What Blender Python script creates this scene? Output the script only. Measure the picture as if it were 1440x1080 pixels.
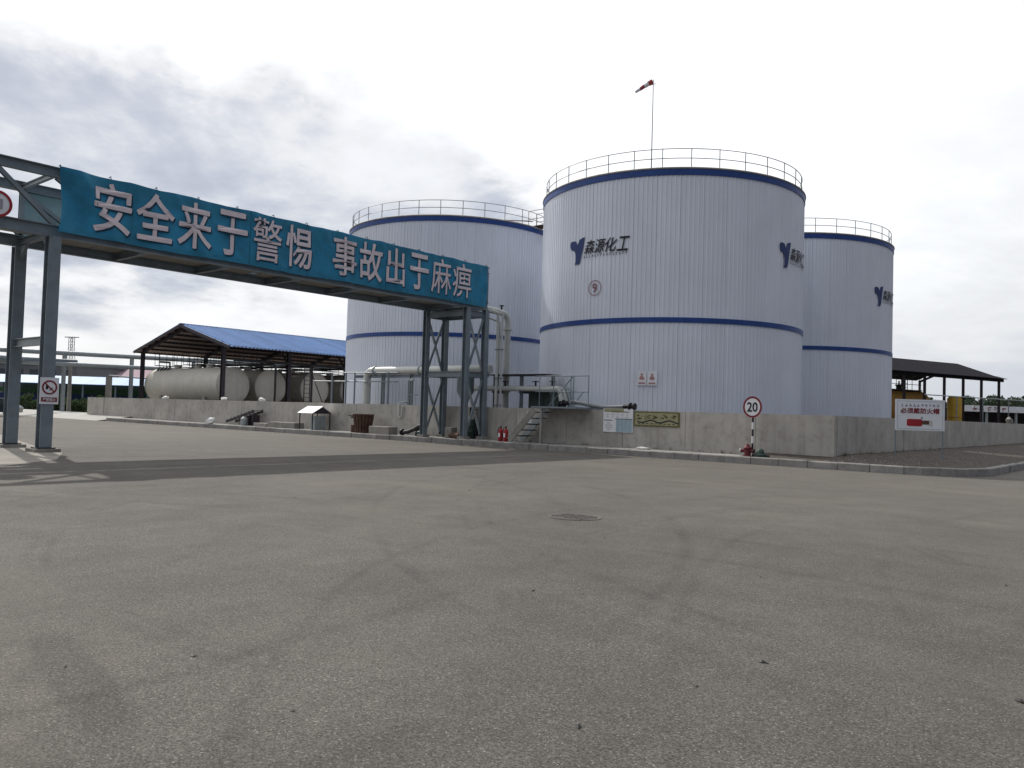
import bpy, bmesh, math, random
from mathutils import Vector, Matrix
R_ = math.radians
random.seed(7)
scn = bpy.context.scene
col = scn.collection
for o in list(bpy.data.objects):
    bpy.data.objects.remove(o)

# ------------------------------------------------------------------ camera
H = 1.6
F_PX, CX, CY = 1143.85, 720.0, 540.0
vr = Vector((1682 - CX, 607 - CY, F_PX)).normalized()      # world +Y in camera axes (x right, y down, z forward)
vl = Vector((-640 - CX, 539 - CY, F_PX)).normalized()      # world -X
AX, AY = -vl, vr
AZ = AX.cross(AY).normalized()
def cam2w(v): return Vector((AX.dot(v), AY.dot(v), AZ.dot(v)))
cam_d = bpy.data.cameras.new('camera'); cam = bpy.data.objects.new('camera', cam_d); col.objects.link(cam)
cr, cu, cb = cam2w(Vector((1, 0, 0))), cam2w(Vector((0, -1, 0))), cam2w(Vector((0, 0, -1)))
cam.matrix_world = Matrix(((cr.x, cu.x, cb.x, 0), (cr.y, cu.y, cb.y, 0), (cr.z, cu.z, cb.z, H), (0, 0, 0, 1)))
cam_d.sensor_width = 36; cam_d.lens = 36 * F_PX / 1440
cam_d.clip_start = 0.1; cam_d.clip_end = 5000
scn.camera = cam
def ray(px, py): return cam2w(Vector((px - CX, py - CY, F_PX)))
def at(px, py, ax, val):
    d = ray(px, py); o = Vector((0, 0, H)); return o + d * ((val - o[ax]) / d[ax])
def D(px, depth, z=0.0):                                    # point at a column of the picture, at a forward distance and height
    d = ray(px, 539 + .0293 * (px + 640)); fw = Vector((-cb.x, -cb.y, 0)).normalized()
    p = d * (depth / d.dot(fw)); return Vector((p.x, p.y, z))
def cyl_hit(px, py, c, R):
    d = ray(px, py); a = d.x ** 2 + d.y ** 2; b = -2 * (d.x * c[0] + d.y * c[1]); k = c[0] ** 2 + c[1] ** 2 - R * R
    q = b * b - 4 * a * k
    t = (-b - math.sqrt(max(q, 0))) / (2 * a); p = Vector((0, 0, H)) + d * t
    return math.atan2(p.y - c[1], p.x - c[0]), p.z
YAW = math.atan2(cr.y, cr.x)                                # heading of the picture's horizontal

# ------------------------------------------------------------------ sun and sky
SUN = Vector((-1.15, 0.28, 1.0)).normalized()               # direction towards the sun
sun_d = bpy.data.lights.new('sun', 'SUN'); sun_d.energy = 3.3; sun_d.angle = R_(.8); sun_d.color = (1, .95, .88)
sun_o = bpy.data.objects.new('sun', sun_d); col.objects.link(sun_o)
sun_o.rotation_euler = SUN.to_track_quat('Z', 'Y').to_euler()
world = bpy.data.worlds.new('World'); scn.world = world; world.use_nodes = True
wt = world.node_tree; wt.nodes.clear()
def wn(t, **k):
    n = wt.nodes.new(t)
    for a, v in k.items(): setattr(n, a, v)
    return n
def wmath(op, a, b=None, c=None):
    n = wn('ShaderNodeMath', operation=op)
    for i, v in enumerate((a, b, c)):
        if v is None: continue
        if isinstance(v, (int, float)): n.inputs[i].default_value = v
        else: wt.links.new(v, n.inputs[i])
    return n.outputs[0]
def wdot(v):
    n = wn('ShaderNodeVectorMath', operation='DOT_PRODUCT'); wt.links.new(tc.outputs['Generated'], n.inputs[0]); n.inputs[1].default_value = v
    return n.outputs['Value']
def wramp(f, *st):
    n = wn('ShaderNodeValToRGB'); e = n.color_ramp.elements
    while len(e) < len(st): e.new(.5)
    for i, (p, c) in enumerate(st): e[i].position = p; e[i].color = c if len(c) == 4 else (*c, 1)
    wt.links.new(f, n.inputs[0]); return n.outputs[0]
def wmr(f, a, b, c=0.0, d=1.0, smooth=True):
    n = wn('ShaderNodeMapRange'); n.interpolation_type = 'SMOOTHSTEP' if smooth else 'LINEAR'
    wt.links.new(f, n.inputs[0])
    for i, v in enumerate((a, b, c, d)): n.inputs[i + 1].default_value = v
    return n.outputs[0]
tc = wn('ShaderNodeTexCoord')
sep = wn('ShaderNodeSeparateXYZ'); wt.links.new(tc.outputs['Generated'], sep.inputs[0])
sky = wn('ShaderNodeTexSky'); sky.sky_type = 'NISHITA'; sky.sun_disc = False
sky.sun_elevation = math.asin(SUN.z); sky.sun_rotation = math.atan2(SUN.x, SUN.y)
bg1 = wn('ShaderNodeBackground'); bg1.inputs[1].default_value = 0.07; wt.links.new(sky.outputs[0], bg1.inputs[0])
# cloud deck: direction projected on a flat layer, so clouds shrink towards the horizon
den = wmath('ADD', wmath('MAXIMUM', sep.outputs[2], 0.0), 0.22)
cmb = wn('ShaderNodeCombineXYZ')
wt.links.new(wmath('DIVIDE', sep.outputs[0], den), cmb.inputs[0]); wt.links.new(wmath('DIVIDE', sep.outputs[1], den), cmb.inputs[1])
def wnoise(sc, det, rough, dist=0.0, off=0.0):
    n = wn('ShaderNodeTexNoise'); n.inputs['Scale'].default_value = sc; n.inputs['Detail'].default_value = det
    n.inputs['Roughness'].default_value = rough; n.inputs['Distortion'].default_value = dist
    m = wn('ShaderNodeMapping'); m.inputs['Location'].default_value = (off, off * .7, off * .3); wt.links.new(cmb.outputs[0], m.inputs[0])
    wt.links.new(m.outputs[0], n.inputs['Vector']); return n.outputs['Fac']
n1 = wnoise(1.5, 9, .55, .4, 2.3); n2 = wnoise(4.5, 8, .6, .2, 9.1)
nz = wmath('ADD', wmath('MULTIPLY', n1, .7), wmath('MULTIPLY', n2, .3))
glow = wmr(wdot(tuple(SUN)), -.45, .70)                     # thin cloud is brighter towards the veiled sun
# the thick grey bank in front of the sun's side of the sky, with ragged edges
edge = wmath('MULTIPLY', wmath('SUBTRACT', nz, .5), .25)
def bank(px, py, r0, r1):
    ang = wmath('ARCCOSINE', wmath('MINIMUM', wdot(tuple(ray(px, py).normalized())), 1.0))
    return wmr(wmath('ADD', ang, edge), r1, r0)
bk = bank(-260, 210, .10, .22)
for b_ in ((-90, 215, .10, .20), (80, 235, .09, .19), (230, 250, .08, .18), (370, 245, .08, .17), (500, 240, .07, .16), (600, 265, .07, .14), (655, 290, .02, .08)):
    bk = wmath('MAXIMUM', bk, bank(*b_))
soft = wmr(nz, .38, .66)
base = wmath('ADD', wmath('MULTIPLY', glow, .82), .32)
hor = wmr(sep.outputs[2], -.02, .30)                         # haze evens the deck out near the horizon
lum = wmath('MULTIPLY', base, wmath('ADD', wmath('ADD', .80, wmath('MULTIPLY', hor, .20)), wmath('MULTIPLY', soft, wmath('ADD', .08, wmath('MULTIPLY', hor, .16)))))
lum = wmath('MULTIPLY', lum, wmath('SUBTRACT', 1.0, wmath('MULTIPLY', bk, wmath('ADD', .44, wmath('MULTIPLY', soft, -.16)))))
tint = wramp(lum, (0.0, (.70, .79, 1.0)), (.5, (.76, .83, 1.0)), (.72, (.83, .88, 1.0)), (.92, (.96, .975, 1.0)))
cm = wn('ShaderNodeMix', data_type='RGBA', blend_type='MULTIPLY'); cm.inputs[0].default_value = 1
wt.links.new(tint, cm.inputs['A']); wt.links.new(lum, cm.inputs['B'])
bg2 = wn('ShaderNodeBackground'); wt.links.new(cm.outputs['Result'], bg2.inputs[0]); bg2.inputs[1].default_value = 1.0
mx = wn('ShaderNodeMixShader'); mx.inputs[0].default_value = .9
wt.links.new(bg1.outputs[0], mx.inputs[1]); wt.links.new(bg2.outputs[0], mx.inputs[2])
wo = wn('ShaderNodeOutputWorld'); wt.links.new(mx.outputs[0], wo.inputs[0])
scn.view_settings.view_transform = 'Standard'; scn.view_settings.look = 'None'
scn.view_settings.exposure = 0.0; scn.view_settings.gamma = 1.0; scn.view_settings.use_curve_mapping = False
scn.cycles.max_bounces = 6

# ------------------------------------------------------------------ materials
MATS = {}
def mat(name, c, rough=.7, metal=0.0, var=.12, scale=1.5, bump=0.0, bscale=40.0, c2=None, grime=0.0, rnd=0.0, spec=.3, streak=0.0, transl=0.0):
    if name in MATS: return MATS[name]
    m = bpy.data.materials.new(name); m.use_nodes = True; nt = m.node_tree; N = nt.nodes; L = nt.links
    b = N['Principled BSDF']; b.inputs['Roughness'].default_value = rough; b.inputs['Metallic'].default_value = metal
    b.inputs['Specular IOR Level'].default_value = spec
    tx = N.new('ShaderNodeTexCoord'); ge = N.new('ShaderNodeNewGeometry')
    ns = N.new('ShaderNodeTexNoise'); ns.inputs['Scale'].default_value = scale; ns.inputs['Detail'].default_value = 7; ns.inputs['Roughness'].default_value = .62
    L.new(ge.outputs['Position'], ns.inputs['Vector'])
    rp = N.new('ShaderNodeValToRGB'); lo = c2 or tuple(x * (1 - var) for x in c); hi = tuple(min(1, x * (1 + var)) for x in c)
    rp.color_ramp.elements[0].position = .3; rp.color_ramp.elements[0].color = (*lo, 1)
    rp.color_ramp.elements[1].position = .7; rp.color_ramp.elements[1].color = (*hi, 1)
    L.new(ns.outputs['Fac'], rp.inputs[0]); out = rp.outputs[0]
    if rnd:
        oi = N.new('ShaderNodeObjectInfo'); mr = N.new('ShaderNodeMapRange'); mr.inputs[3].default_value = 1 - rnd; mr.inputs[4].default_value = 1 + rnd
        L.new(oi.outputs['Random'], mr.inputs[0])
        mm = N.new('ShaderNodeMix'); mm.data_type = 'RGBA'; mm.blend_type = 'MULTIPLY'; mm.inputs[0].default_value = 1
        L.new(out, mm.inputs['A']); L.new(mr.outputs[0], mm.inputs['B']); out = mm.outputs['Result']
    for amt, msc, nsc in ((streak, (5, 5, .25), 1.0), (grime, (1, 1, 1), 2.7)):
        if not amt: continue
        mp = N.new('ShaderNodeMapping'); mp.inputs['Scale'].default_value = msc; L.new(ge.outputs['Position'], mp.inputs[0])
        n3 = N.new('ShaderNodeTexNoise'); n3.inputs['Scale'].default_value = nsc; n3.inputs['Detail'].default_value = 6; n3.inputs['Roughness'].default_value = .65
        L.new(mp.outputs[0], n3.inputs['Vector'])
        r3 = N.new('ShaderNodeMapRange'); r3.inputs[1].default_value = .5; r3.inputs[2].default_value = .75; r3.inputs[3].default_value = 0; r3.inputs[4].default_value = amt
        L.new(n3.outputs['Fac'], r3.inputs[0])
        mm = N.new('ShaderNodeMix'); mm.data_type = 'RGBA'; L.new(r3.outputs[0], mm.inputs[0]); L.new(out, mm.inputs['A'])
        mm.inputs['B'].default_value = (.07, .055, .04, 1); out = mm.outputs['Result']
    L.new(out, b.inputs['Base Color'])
    if bump:
        nb = N.new('ShaderNodeTexNoise'); nb.inputs['Scale'].default_value = bscale; nb.inputs['Detail'].default_value = 4
        L.new(ge.outputs['Position'], nb.inputs['Vector'])
        bp = N.new('ShaderNodeBump'); bp.inputs['Strength'].default_value = bump; bp.inputs['Distance'].default_value = .02
        L.new(nb.outputs['Fac'], bp.inputs['Height']); L.new(bp.outputs[0], b.inputs['Normal'])
    if transl:
        tr = N.new('ShaderNodeBsdfTranslucent'); L.new(out, tr.inputs[0]); ms = N.new('ShaderNodeMixShader'); ms.inputs[0].default_value = transl
        L.new(b.outputs[0], ms.inputs[1]); L.new(tr.outputs[0], ms.inputs[2]); L.new(ms.outputs[0], N['Material Output'].inputs[0])
    MATS[name] = m; return m

M_clad = mat('tank cladding', (.67, .70, .775), .55, 0, .05, .35, rnd=.025, spec=.25, streak=.08)
M_roofmetal = mat('tank roof', (.34, .32, .28), .7, 0, .2, 2)
M_blue = mat('blue trim', (.020, .058, .22), .5, 0, .15, 3)
M_rail = mat('grey rail steel', (.30, .31, .31), .55, .3, .15, 4)
M_steel = mat('painted grey steel', (.19, .225, .25), .5, .1, .15, 2, grime=.25)
M_steel_l = mat('pale grey steel', (.30, .33, .34), .5, .1, .12, 2, grime=.15)
M_conc = mat('dike concrete', (.42, .395, .355), .9, 0, .20, .55, bump=.25, bscale=25, grime=.36, streak=.30)
M_conc2 = mat('old concrete', (.25, .235, .21), .9, 0, .25, 2.0, bump=.3, bscale=30, grime=.3, rnd=.12)
M_kerb = mat('kerb stone', (.25, .24, .225), .9, 0, .2, 3, bump=.3, bscale=35, grime=.45, rnd=.10)
M_slab = mat('pale concrete slab', (.27, .26, .24), .9, 0, .2, .8, bump=.2, grime=.35)
M_pad = mat('sandy concrete', (.26, .24, .21), .95, 0, .2, 1.2, bump=.2, grime=.2)
M_soil = mat('gravelly soil', (.072, .060, .050), 1, 0, .4, 4, bump=.8, bscale=14)
M_stone = mat('gravel stone', (.15, .135, .12), .95, 0, .4, 9)
M_teal = mat('teal banner cloth', (.050, .285, .45), .6, 0, .24, 1.1, spec=.2, transl=.3)
M_char = mat('banner lettering', (.70, .61, .635), .7, 0, .08, 2)
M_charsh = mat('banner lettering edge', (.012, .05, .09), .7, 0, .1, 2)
M_pale = mat('pale banner reverse', (.35, .46, .50), .8, 0, .08, 2, transl=.35)
M_white = mat('white paint', (.72, .73, .75), .55, 0, .06, 2, grime=.08)
M_pipe = mat('white lagged pipe', (.52, .53, .50), .45, .1, .08, 3, grime=.12)
M_red = mat('red paint', (.32, .022, .03), .45, 0, .15, 4)
M_dred = mat('dark red print', (.20, .025, .035), .6, 0, .15, 4)
M_black = mat('black paint', (.014, .014, .017), .55, 0, .2, 4)
M_dark = mat('dark oily steel', (.035, .033, .035), .6, .2, .3, 5)
M_rust = mat('rusty steel', (.105, .06, .045), .85, 0, .4, 6, bump=.4, bscale=30)
M_roofblue = mat('blue roof sheet', (.14, .255, .48), .5, .1, .1, 1, rnd=.13)
M_roofblue2 = mat('far pale blue roof', (.13, .26, .48), .6, 0, .06, .5)
M_soffit = mat('roof underside', (.46, .37, .34), .8, 0, .15, 2)
M_purlin = mat('dark painted steel', (.05, .042, .05), .7, .1, .2, 3)
M_beige = mat('beige storage tank', (.52, .495, .43), .6, 0, .08, .9, streak=.22)
M_ochre = mat('ochre tank paint', (.33, .17, .035), .6, 0, .15, 1.5, grime=.25)
M_dgreen = mat('dark green paint', (.035, .06, .05), .6, 0, .2, 3, grime=.2)
M_yellowgreen = mat('faded yellow print', (.30, .285, .17), .7, 0, .15, 5)
M_olive = mat('olive print', (.13, .12, .04), .7, 0, .2, 5)
M_green = mat('painted green', (.05, .12, .05), .7, 0, .2, 3)
M_leaf = mat('foliage', (.055, .085, .035), .8, 0, .5, .9, transl=.25)
M_droof = mat('dark roof sheet', (.020, .019, .024), .95, 0, .15, 2, spec=.05)
M_leaf2 = mat('grey green foliage', (.05, .075, .045), .8, 0, .5, .6, transl=.2)
M_bark = mat('bark', (.09, .07, .05), .95, 0, .3, 6)
M_glass = mat('car glass', (.03, .045, .05), .08, 0, .1, 2, spec=.8)
M_car = mat('dark car paint', (.012, .028, .038), .25, .2, .1, 2, spec=.6)
M_tyre = mat('tyre rubber', (.02, .02, .02), .9, 0, .2, 5)
M_grey = mat('grey metal cladding', (.16, .17, .175), .7, 0, .1, .5)
M_pink = mat('dusty pink roof', (.30, .20, .24), .8, 0, .1, .5)
M_navy = mat('navy print', (.020, .040, .14), .6, 0, .1, 3)
M_ink = mat('black print', (.02, .02, .026), .7, 0, .1, 3)
M_greyink = mat('faded grey print', (.30, .27, .32), .7, 0, .15, 3)
M_redwash = mat('faded red paint', (.25, .11, .12), .7, 0, .25, 6)
M_bluesign = mat('pale blue print', (.33, .44, .49), .6, 0, .1, 5)
M_plastic = mat('white plastic bag', (.72, .72, .70), .5, 0, .05, 6, transl=.2)

def asphalt():
    m = bpy.data.materials.new('asphalt'); m.use_nodes = True; nt = m.node_tree; N = nt.nodes; L = nt.links; b = N['Principled BSDF']
    b.inputs['Roughness'].default_value = .88; b.inputs['Specular IOR Level'].default_value = .25
    ge = N.new('ShaderNodeNewGeometry'); P = ge.outputs['Position']
    def noise(s, d=5, r=.6, sc=None):
        n = N.new('ShaderNodeTexNoise'); n.inputs['Scale'].default_value = s; n.inputs['Detail'].default_value = d; n.inputs['Roughness'].default_value = r
        if sc:
            mp = N.new('ShaderNodeMapping'); mp.inputs['Scale'].default_value = sc; L.new(P, mp.inputs[0]); L.new(mp.outputs[0], n.inputs['Vector'])
        else: L.new(P, n.inputs['Vector'])
        return n.outputs['Fac']
    def mth(op, a, c=None, d=None):
        n = N.new('ShaderNodeMath'); n.operation = op
        for i, v in enumerate((a, c, d)):
            if v is None: continue
            if isinstance(v, (int, float)): n.inputs[i].default_value = v
            else: L.new(v, n.inputs[i])
        return n.outputs[0]
    def mr(f, a, c, d, e):
        n = N.new('ShaderNodeMapRange'); n.interpolation_type = 'SMOOTHSTEP'; L.new(f, n.inputs[0])
        for i, v in enumerate((a, c, d, e)): n.inputs[i + 1].default_value = v
        return n.outputs[0]
    def ramp(f, *st):
        n = N.new('ShaderNodeValToRGB'); e = n.color_ramp.elements
        while len(e) < len(st): e.new(.5)
        for i, (p, c) in enumerate(st): e[i].position = p; e[i].color = (*c, 1)
        L.new(f, n.inputs[0]); return n.outputs[0]
    def mul(a, f):
        n = N.new('ShaderNodeMix'); n.data_type = 'RGBA'; n.blend_type = 'MULTIPLY'; n.inputs[0].default_value = 1
        L.new(a, n.inputs['A']); L.new(f, n.inputs['B']); return n.outputs['Result']
    c = ramp(noise(.16, 6, .6), (.32, (.080, .0735, .0655)), (.52, (.091, .0835, .0745)), (.72, (.104, .094, .083)))
    # exposed aggregate
    vo = N.new('ShaderNodeTexVoronoi'); vo.inputs['Scale'].default_value = 120; L.new(P, vo.inputs['Vector'])
    spk = N.new('ShaderNodeSeparateColor'); L.new(vo.outputs['Color'], spk.inputs[0])
    c = mul(c, mr(spk.outputs[0], 0, .8, .55, 1.25)); c = mul(c, mr(spk.outputs[1], .86, 1, 1.0, 2.1))
    c = mul(c, mr(noise(55, 3, .7), .3, .7, .74, 1.24))
    c = mul(c, mr(noise(1.1, 7, .7), .3, .7, .88, 1.12))
    c = mul(c, mr(noise(.5, 6, .65, (1, .25, 1)), .35, .7, .90, 1.09))
    dm = N.new('ShaderNodeMix'); dm.data_type = 'RGBA'; L.new(c, dm.inputs['A']); dm.inputs['B'].default_value = (.158, .141, .118, 1)
    sy = N.new('ShaderNodeSeparateXYZ'); L.new(P, sy.inputs[0])   # paler brown mixed in more strongly towards the kerb
    dn = mth('ADD', mr(noise(.22, 7, .68, (.6, 1.4, 1)), .48, .72, 0, .42), mr(sy.outputs[1], 4, 24, 0, .30))
    L.new(dn, dm.inputs[0]); c = dm.outputs['Result']
    # worn tyre arcs: rings about turning centres, broken up by noise
    sx = N.new('ShaderNodeSeparateXYZ'); L.new(P, sx.inputs[0])
    brk = noise(.35, 4, .6); wob = noise(.5, 3, .5)
    def arc(cx, cy, r, w, dark):
        dx = mth('SUBTRACT', sx.outputs[0], cx); dy = mth('SUBTRACT', sx.outputs[1], cy)
        d = mth('SQRT', mth('ADD', mth('MULTIPLY', dx, dx), mth('MULTIPLY', dy, dy)))
        d = mth('ABSOLUTE', mth('ADD', mth('SUBTRACT', d, r), mth('MULTIPLY', mth('SUBTRACT', wob, .5), .3)))
        k = mth('MULTIPLY', mr(d, 0, w, 1, 0), mr(brk, .38, .62, 0, 1))
        return mth('SUBTRACT', 1, mth('MULTIPLY', k, dark))
    f = None
    for a in ((-18, 2, 13.4, .16, .20), (-18, 2, 15.0, .16, .18), (3, 22, 17.0, .13, .17), (3, 22, 17.35, .09, .13), (3, 22, 18.7, .13, .15), (-4, -9, 17.5, .16, .16),
              (-4, -9, 19.1, .16, .14), (10, 3, 10.5, .12, .14), (10, 3, 12.1, .12, .14), (-30, 60, 47, .4, .10), (-30, 60, 41.5, .3, -.14), (-9, -14, 20.4, .14, -.12), (6, 18, 19.6, .12, .12), (14, 14, 17.2, .12, .13), (14, 14, 19.0, .12, .13)):
        f = arc(*a) if f is None else mth('MULTIPLY', f, arc(*a))
    def circ(pts):                                          # turning circle through three marks seen on the yard
        (ax, ay), (bx, by), (cx, cy) = [at(px, py, 2, 0).to_2d() for px, py in pts]
        d = 2 * (ax * (by - cy) + bx * (cy - ay) + cx * (ay - by))
        ux = ((ax * ax + ay * ay) * (by - cy) + (bx * bx + by * by) * (cy - ay) + (cx * cx + cy * cy) * (ay - by)) / d
        uy = ((ax * ax + ay * ay) * (cx - bx) + (bx * bx + by * by) * (ax - cx) + (cx * cx + cy * cy) * (bx - ax)) / d
        return ux, uy, math.hypot(ax - ux, ay - uy)
    for pts in (((839, 756), (752, 815), (736, 887)), ((70, 790), (170, 860), (300, 905)), ((1180, 735), (1330, 790), (1430, 860))):
        ux, uy, ur = circ(pts)
        for dr in (0, .18, 1.65): f = mth('MULTIPLY', f, arc(ux, uy, ur + dr, .10, .17))
    c = mul(c, f)
    # one long oily stain, lower left
    s0 = at(72, 905, 2, 0); s1 = at(150, 1010, 2, 0); ax = (s1 - s0).normalized(); mid = (s0 + s1) / 2; ln = (s1 - s0).length / 2
    dx = mth('SUBTRACT', sx.outputs[0], mid.x); dy = mth('SUBTRACT', sx.outputs[1], mid.y)
    u = mth('DIVIDE', mth('ADD', mth('MULTIPLY', dx, ax.x), mth('MULTIPLY', dy, ax.y)), ln * 1.5)
    v = mth('DIVIDE', mth('SUBTRACT', mth('MULTIPLY', dx, ax.y), mth('MULTIPLY', dy, ax.x)), .17)
    e = mth('ADD', mth('POWER', mth('ABSOLUTE', u), 3.0), mth('POWER', mth('ABSOLUTE', v), 3.0))
    e = mth('ADD', e, mth('MULTIPLY', mth('SUBTRACT', noise(3.4, 5, .65), .5), 1.3))
    c = mul(c, mr(e, .25, 1.35, .80, 1.0))
    L.new(c, b.inputs['Base Color'])
    bp = N.new('ShaderNodeBump'); bp.inputs['Strength'].default_value = .5; bp.inputs['Distance'].default_value = .006
    L.new(mth('ADD', vo.outputs['Distance'], mth('MULTIPLY', noise(30, 3, .7), .7)), bp.inputs['Height']); L.new(bp.outputs[0], b.inputs['Normal'])
    return m
M_asphalt = asphalt()

# ------------------------------------------------------------------ mesh helpers
OFF = {}
class MB:
    def __init__(s): s.v = []; s.f = []
    def add(s, vs, fs):
        n = len(s.v); s.v += [tuple(x) for x in vs]; s.f += [tuple(i + n for i in f) for f in fs]; return s
    def box(s, c, d, rz=0.0):
        hx, hy, hz = d[0] / 2, d[1] / 2, d[2] / 2; ca, sa = math.cos(rz), math.sin(rz); vs = []
        for z in (-hz, hz):
            for x, y in ((-hx, -hy), (hx, -hy), (hx, hy), (-hx, hy)): vs.append((c[0] + x * ca - y * sa, c[1] + x * sa + y * ca, c[2] + z))
        return s.add(vs, [(0, 3, 2, 1), (4, 5, 6, 7), (0, 1, 5, 4), (1, 2, 6, 5), (2, 3, 7, 6), (3, 0, 4, 7)])
    def span(s, a, b): return s.box([(a[i] + b[i]) / 2 for i in range(3)], [abs(a[i] - b[i]) for i in range(3)])
    def frame(s, p, q, up=(0, 0, 1)):
        p, q = Vector(p), Vector(q); d = (q - p).normalized(); u = Vector(up)
        if abs(d.dot(u)) > .95: u = Vector((1, 0, 0)) if abs(d.x) < .9 else Vector((0, 1, 0))
        r = d.cross(u).normalized(); return p, q, d, r, r.cross(d)
    def bar(s, p, q, w, h, up=(0, 0, 1), ow=0.0, oh=0.0):
        p, q, d, r, u = s.frame(p, q, up); vs = []
        for e in (p, q):
            for a, b in ((-1, -1), (1, -1), (1, 1), (-1, 1)): vs.append(e + r * (a * w / 2 + ow) + u * (b * h / 2 + oh))
        return s.add(vs, [(0, 1, 2, 3), (7, 6, 5, 4), (0, 4, 5, 1), (1, 5, 6, 2), (2, 6, 7, 3), (3, 7, 4, 0)])
    def ibeam(s, p, q, w, h, t=.03, up=(0, 0, 1)):
        s.bar(p, q, w, t, up, 0, h / 2 - t / 2); s.bar(p, q, w, t, up, 0, -h / 2 + t / 2); return s.bar(p, q, t * .8, h - 2 * t, up)
    def tube(s, pts, r, n=8, cap=True):
        pts = [Vector(p) for p in pts]; rs = r if isinstance(r, (list, tuple)) else [r] * len(pts); vs = []; fs = []; ref = None
        for i, p in enumerate(pts):
            d = (pts[min(i + 1, len(pts) - 1)] - pts[max(i - 1, 0)]).normalized()
            if ref is None: ref = Vector((0, 0, 1)) if abs(d.z) < .9 else Vector((1, 0, 0))
            u = (ref - d * ref.dot(d)).normalized(); ref = u; w = d.cross(u)
            for k in range(n):
                a = 2 * math.pi * k / n; vs.append(p + (u * math.cos(a) + w * math.sin(a)) * rs[i])
        for i in range(len(pts) - 1):
            for k in range(n): fs.append((i * n + k, i * n + (k + 1) % n, (i + 1) * n + (k + 1) % n, (i + 1) * n + k))
        if cap: fs.append(tuple(range(n))[::-1]); fs.append(tuple(range((len(pts) - 1) * n, len(pts) * n)))
        return s.add(vs, fs)
    def ring(s, c, R, r, n=96, m=5, a0=0.0, a1=2 * math.pi, z=0.0):
        vs = []; fs = []; closed = abs(a1 - a0 - 2 * math.pi) < 1e-6; cnt = n if closed else n + 1
        for i in range(cnt):
            a = a0 + (a1 - a0) * i / n
            for k in range(m):
                b = 2 * math.pi * k / m; rr = R + r * math.cos(b); vs.append((c[0] + rr * math.cos(a), c[1] + rr * math.sin(a), z + r * math.sin(b)))
        for i in range(n):
            j = (i + 1) % cnt
            for k in range(m): fs.append((i * m + k, j * m + k, j * m + (k + 1) % m, i * m + (k + 1) % m))
        return s.add(vs, fs)
    def lathe(s, c, prof, n=32, axis='z', caps=True):
        vs = []; fs = []
        for r, z in prof:
            for k in range(n):
                a = 2 * math.pi * k / n; x, y = r * math.cos(a), r * math.sin(a)
                vs.append({'z': (c[0] + x, c[1] + y, c[2] + z), 'x': (c[0] + z, c[1] + x, c[2] + y), 'y': (c[0] + y, c[1] + z, c[2] + x)}[axis])
        for i in range(len(prof) - 1):
            for k in range(n): fs.append((i * n + k, i * n + (k + 1) % n, (i + 1) * n + (k + 1) % n, (i + 1) * n + k))
        if caps and prof[0][0] > 1e-4: fs.append(tuple(range(n))[::-1])
        if caps and prof[-1][0] > 1e-4: fs.append(tuple(range((len(prof) - 1) * n, len(prof) * n)))
        return s.add(vs, fs)
    def prism(s, poly, p0, ux, uy, nrm, t):                 # outline poly in (ux, uy) from p0, thickness t along nrm
        p0, ux, uy, nrm = Vector(p0), Vector(ux), Vector(uy), Vector(nrm); n = len(poly)
        vs = [p0 + ux * x + uy * y for x, y in poly]; vs += [v + nrm * t for v in vs]
        fs = [tuple(range(n))[::-1], tuple(range(n, 2 * n))] + [(i, (i + 1) % n, n + (i + 1) % n, n + i) for i in range(n)]
        return s.add(vs, fs)
    def mesh(s, name, off=(0, 0, 0), smooth=False, m=None):
        me = bpy.data.meshes.new(name); me.from_pydata([(a - off[0], b - off[1], c - off[2]) for a, b, c in s.v], [], s.f)
        bm = bmesh.new(); bm.from_mesh(me); bmesh.ops.recalc_face_normals(bm, faces=bm.faces); bm.to_mesh(me); bm.free()
        if smooth: me.shade_smooth() if smooth is True else me.shade_smooth()
        if m: me.materials.append(m)
        me.update(); return me
    def build(s, name, m, parent=None, smooth=False, label=None):
        off = OFF.get(parent.name, (0, 0, 0)) if parent else (0, 0, 0)
        o = bpy.data.objects.new(name, s.mesh(name, off, False, m)); col.objects.link(o)
        if smooth: smooth_by_angle(o.data, 40)
        if parent: o.parent = parent; OFF[o.name] = off
        if label: o['label'] = label
        return o
def smooth_by_angle(me, deg):
    bm = bmesh.new(); bm.from_mesh(me)
    for f in bm.faces: f.smooth = True
    for e in bm.edges: e.smooth = len(e.link_faces) != 2 or e.calc_face_angle(0) < R_(deg)
    bm.to_mesh(me); bm.free()
def tag(o, label=None, cat=None, group=None, kind=None):
    for k, v in (('label', label), ('category', cat), ('group', group), ('kind', kind)):
        if v: o[k] = v
    return o
def thing(name, label, cat, loc=(0, 0, 0), rz=0.0, group=None, local=False):
    o = bpy.data.objects.new(name, None); col.objects.link(o); o.location = loc; o.rotation_euler.z = rz; o.empty_display_size = .2
    if not local: OFF[o.name] = tuple(loc)
    return tag(o, label, cat, group)
def link_copy(src, parent=None, loc=None, rz=None):
    c = src.copy(); col.objects.link(c); c.parent = parent
    if loc is not None: c.location = loc
    if rz is not None: c.rotation_euler.z = rz
    return c
def part_at(name, me, parent, loc=(0, 0, 0), rot=(0, 0, 0)):
    o = bpy.data.objects.new(name, me); col.objects.link(o); o.parent = parent; o.location = loc; o.rotation_euler = rot; return o
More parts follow.
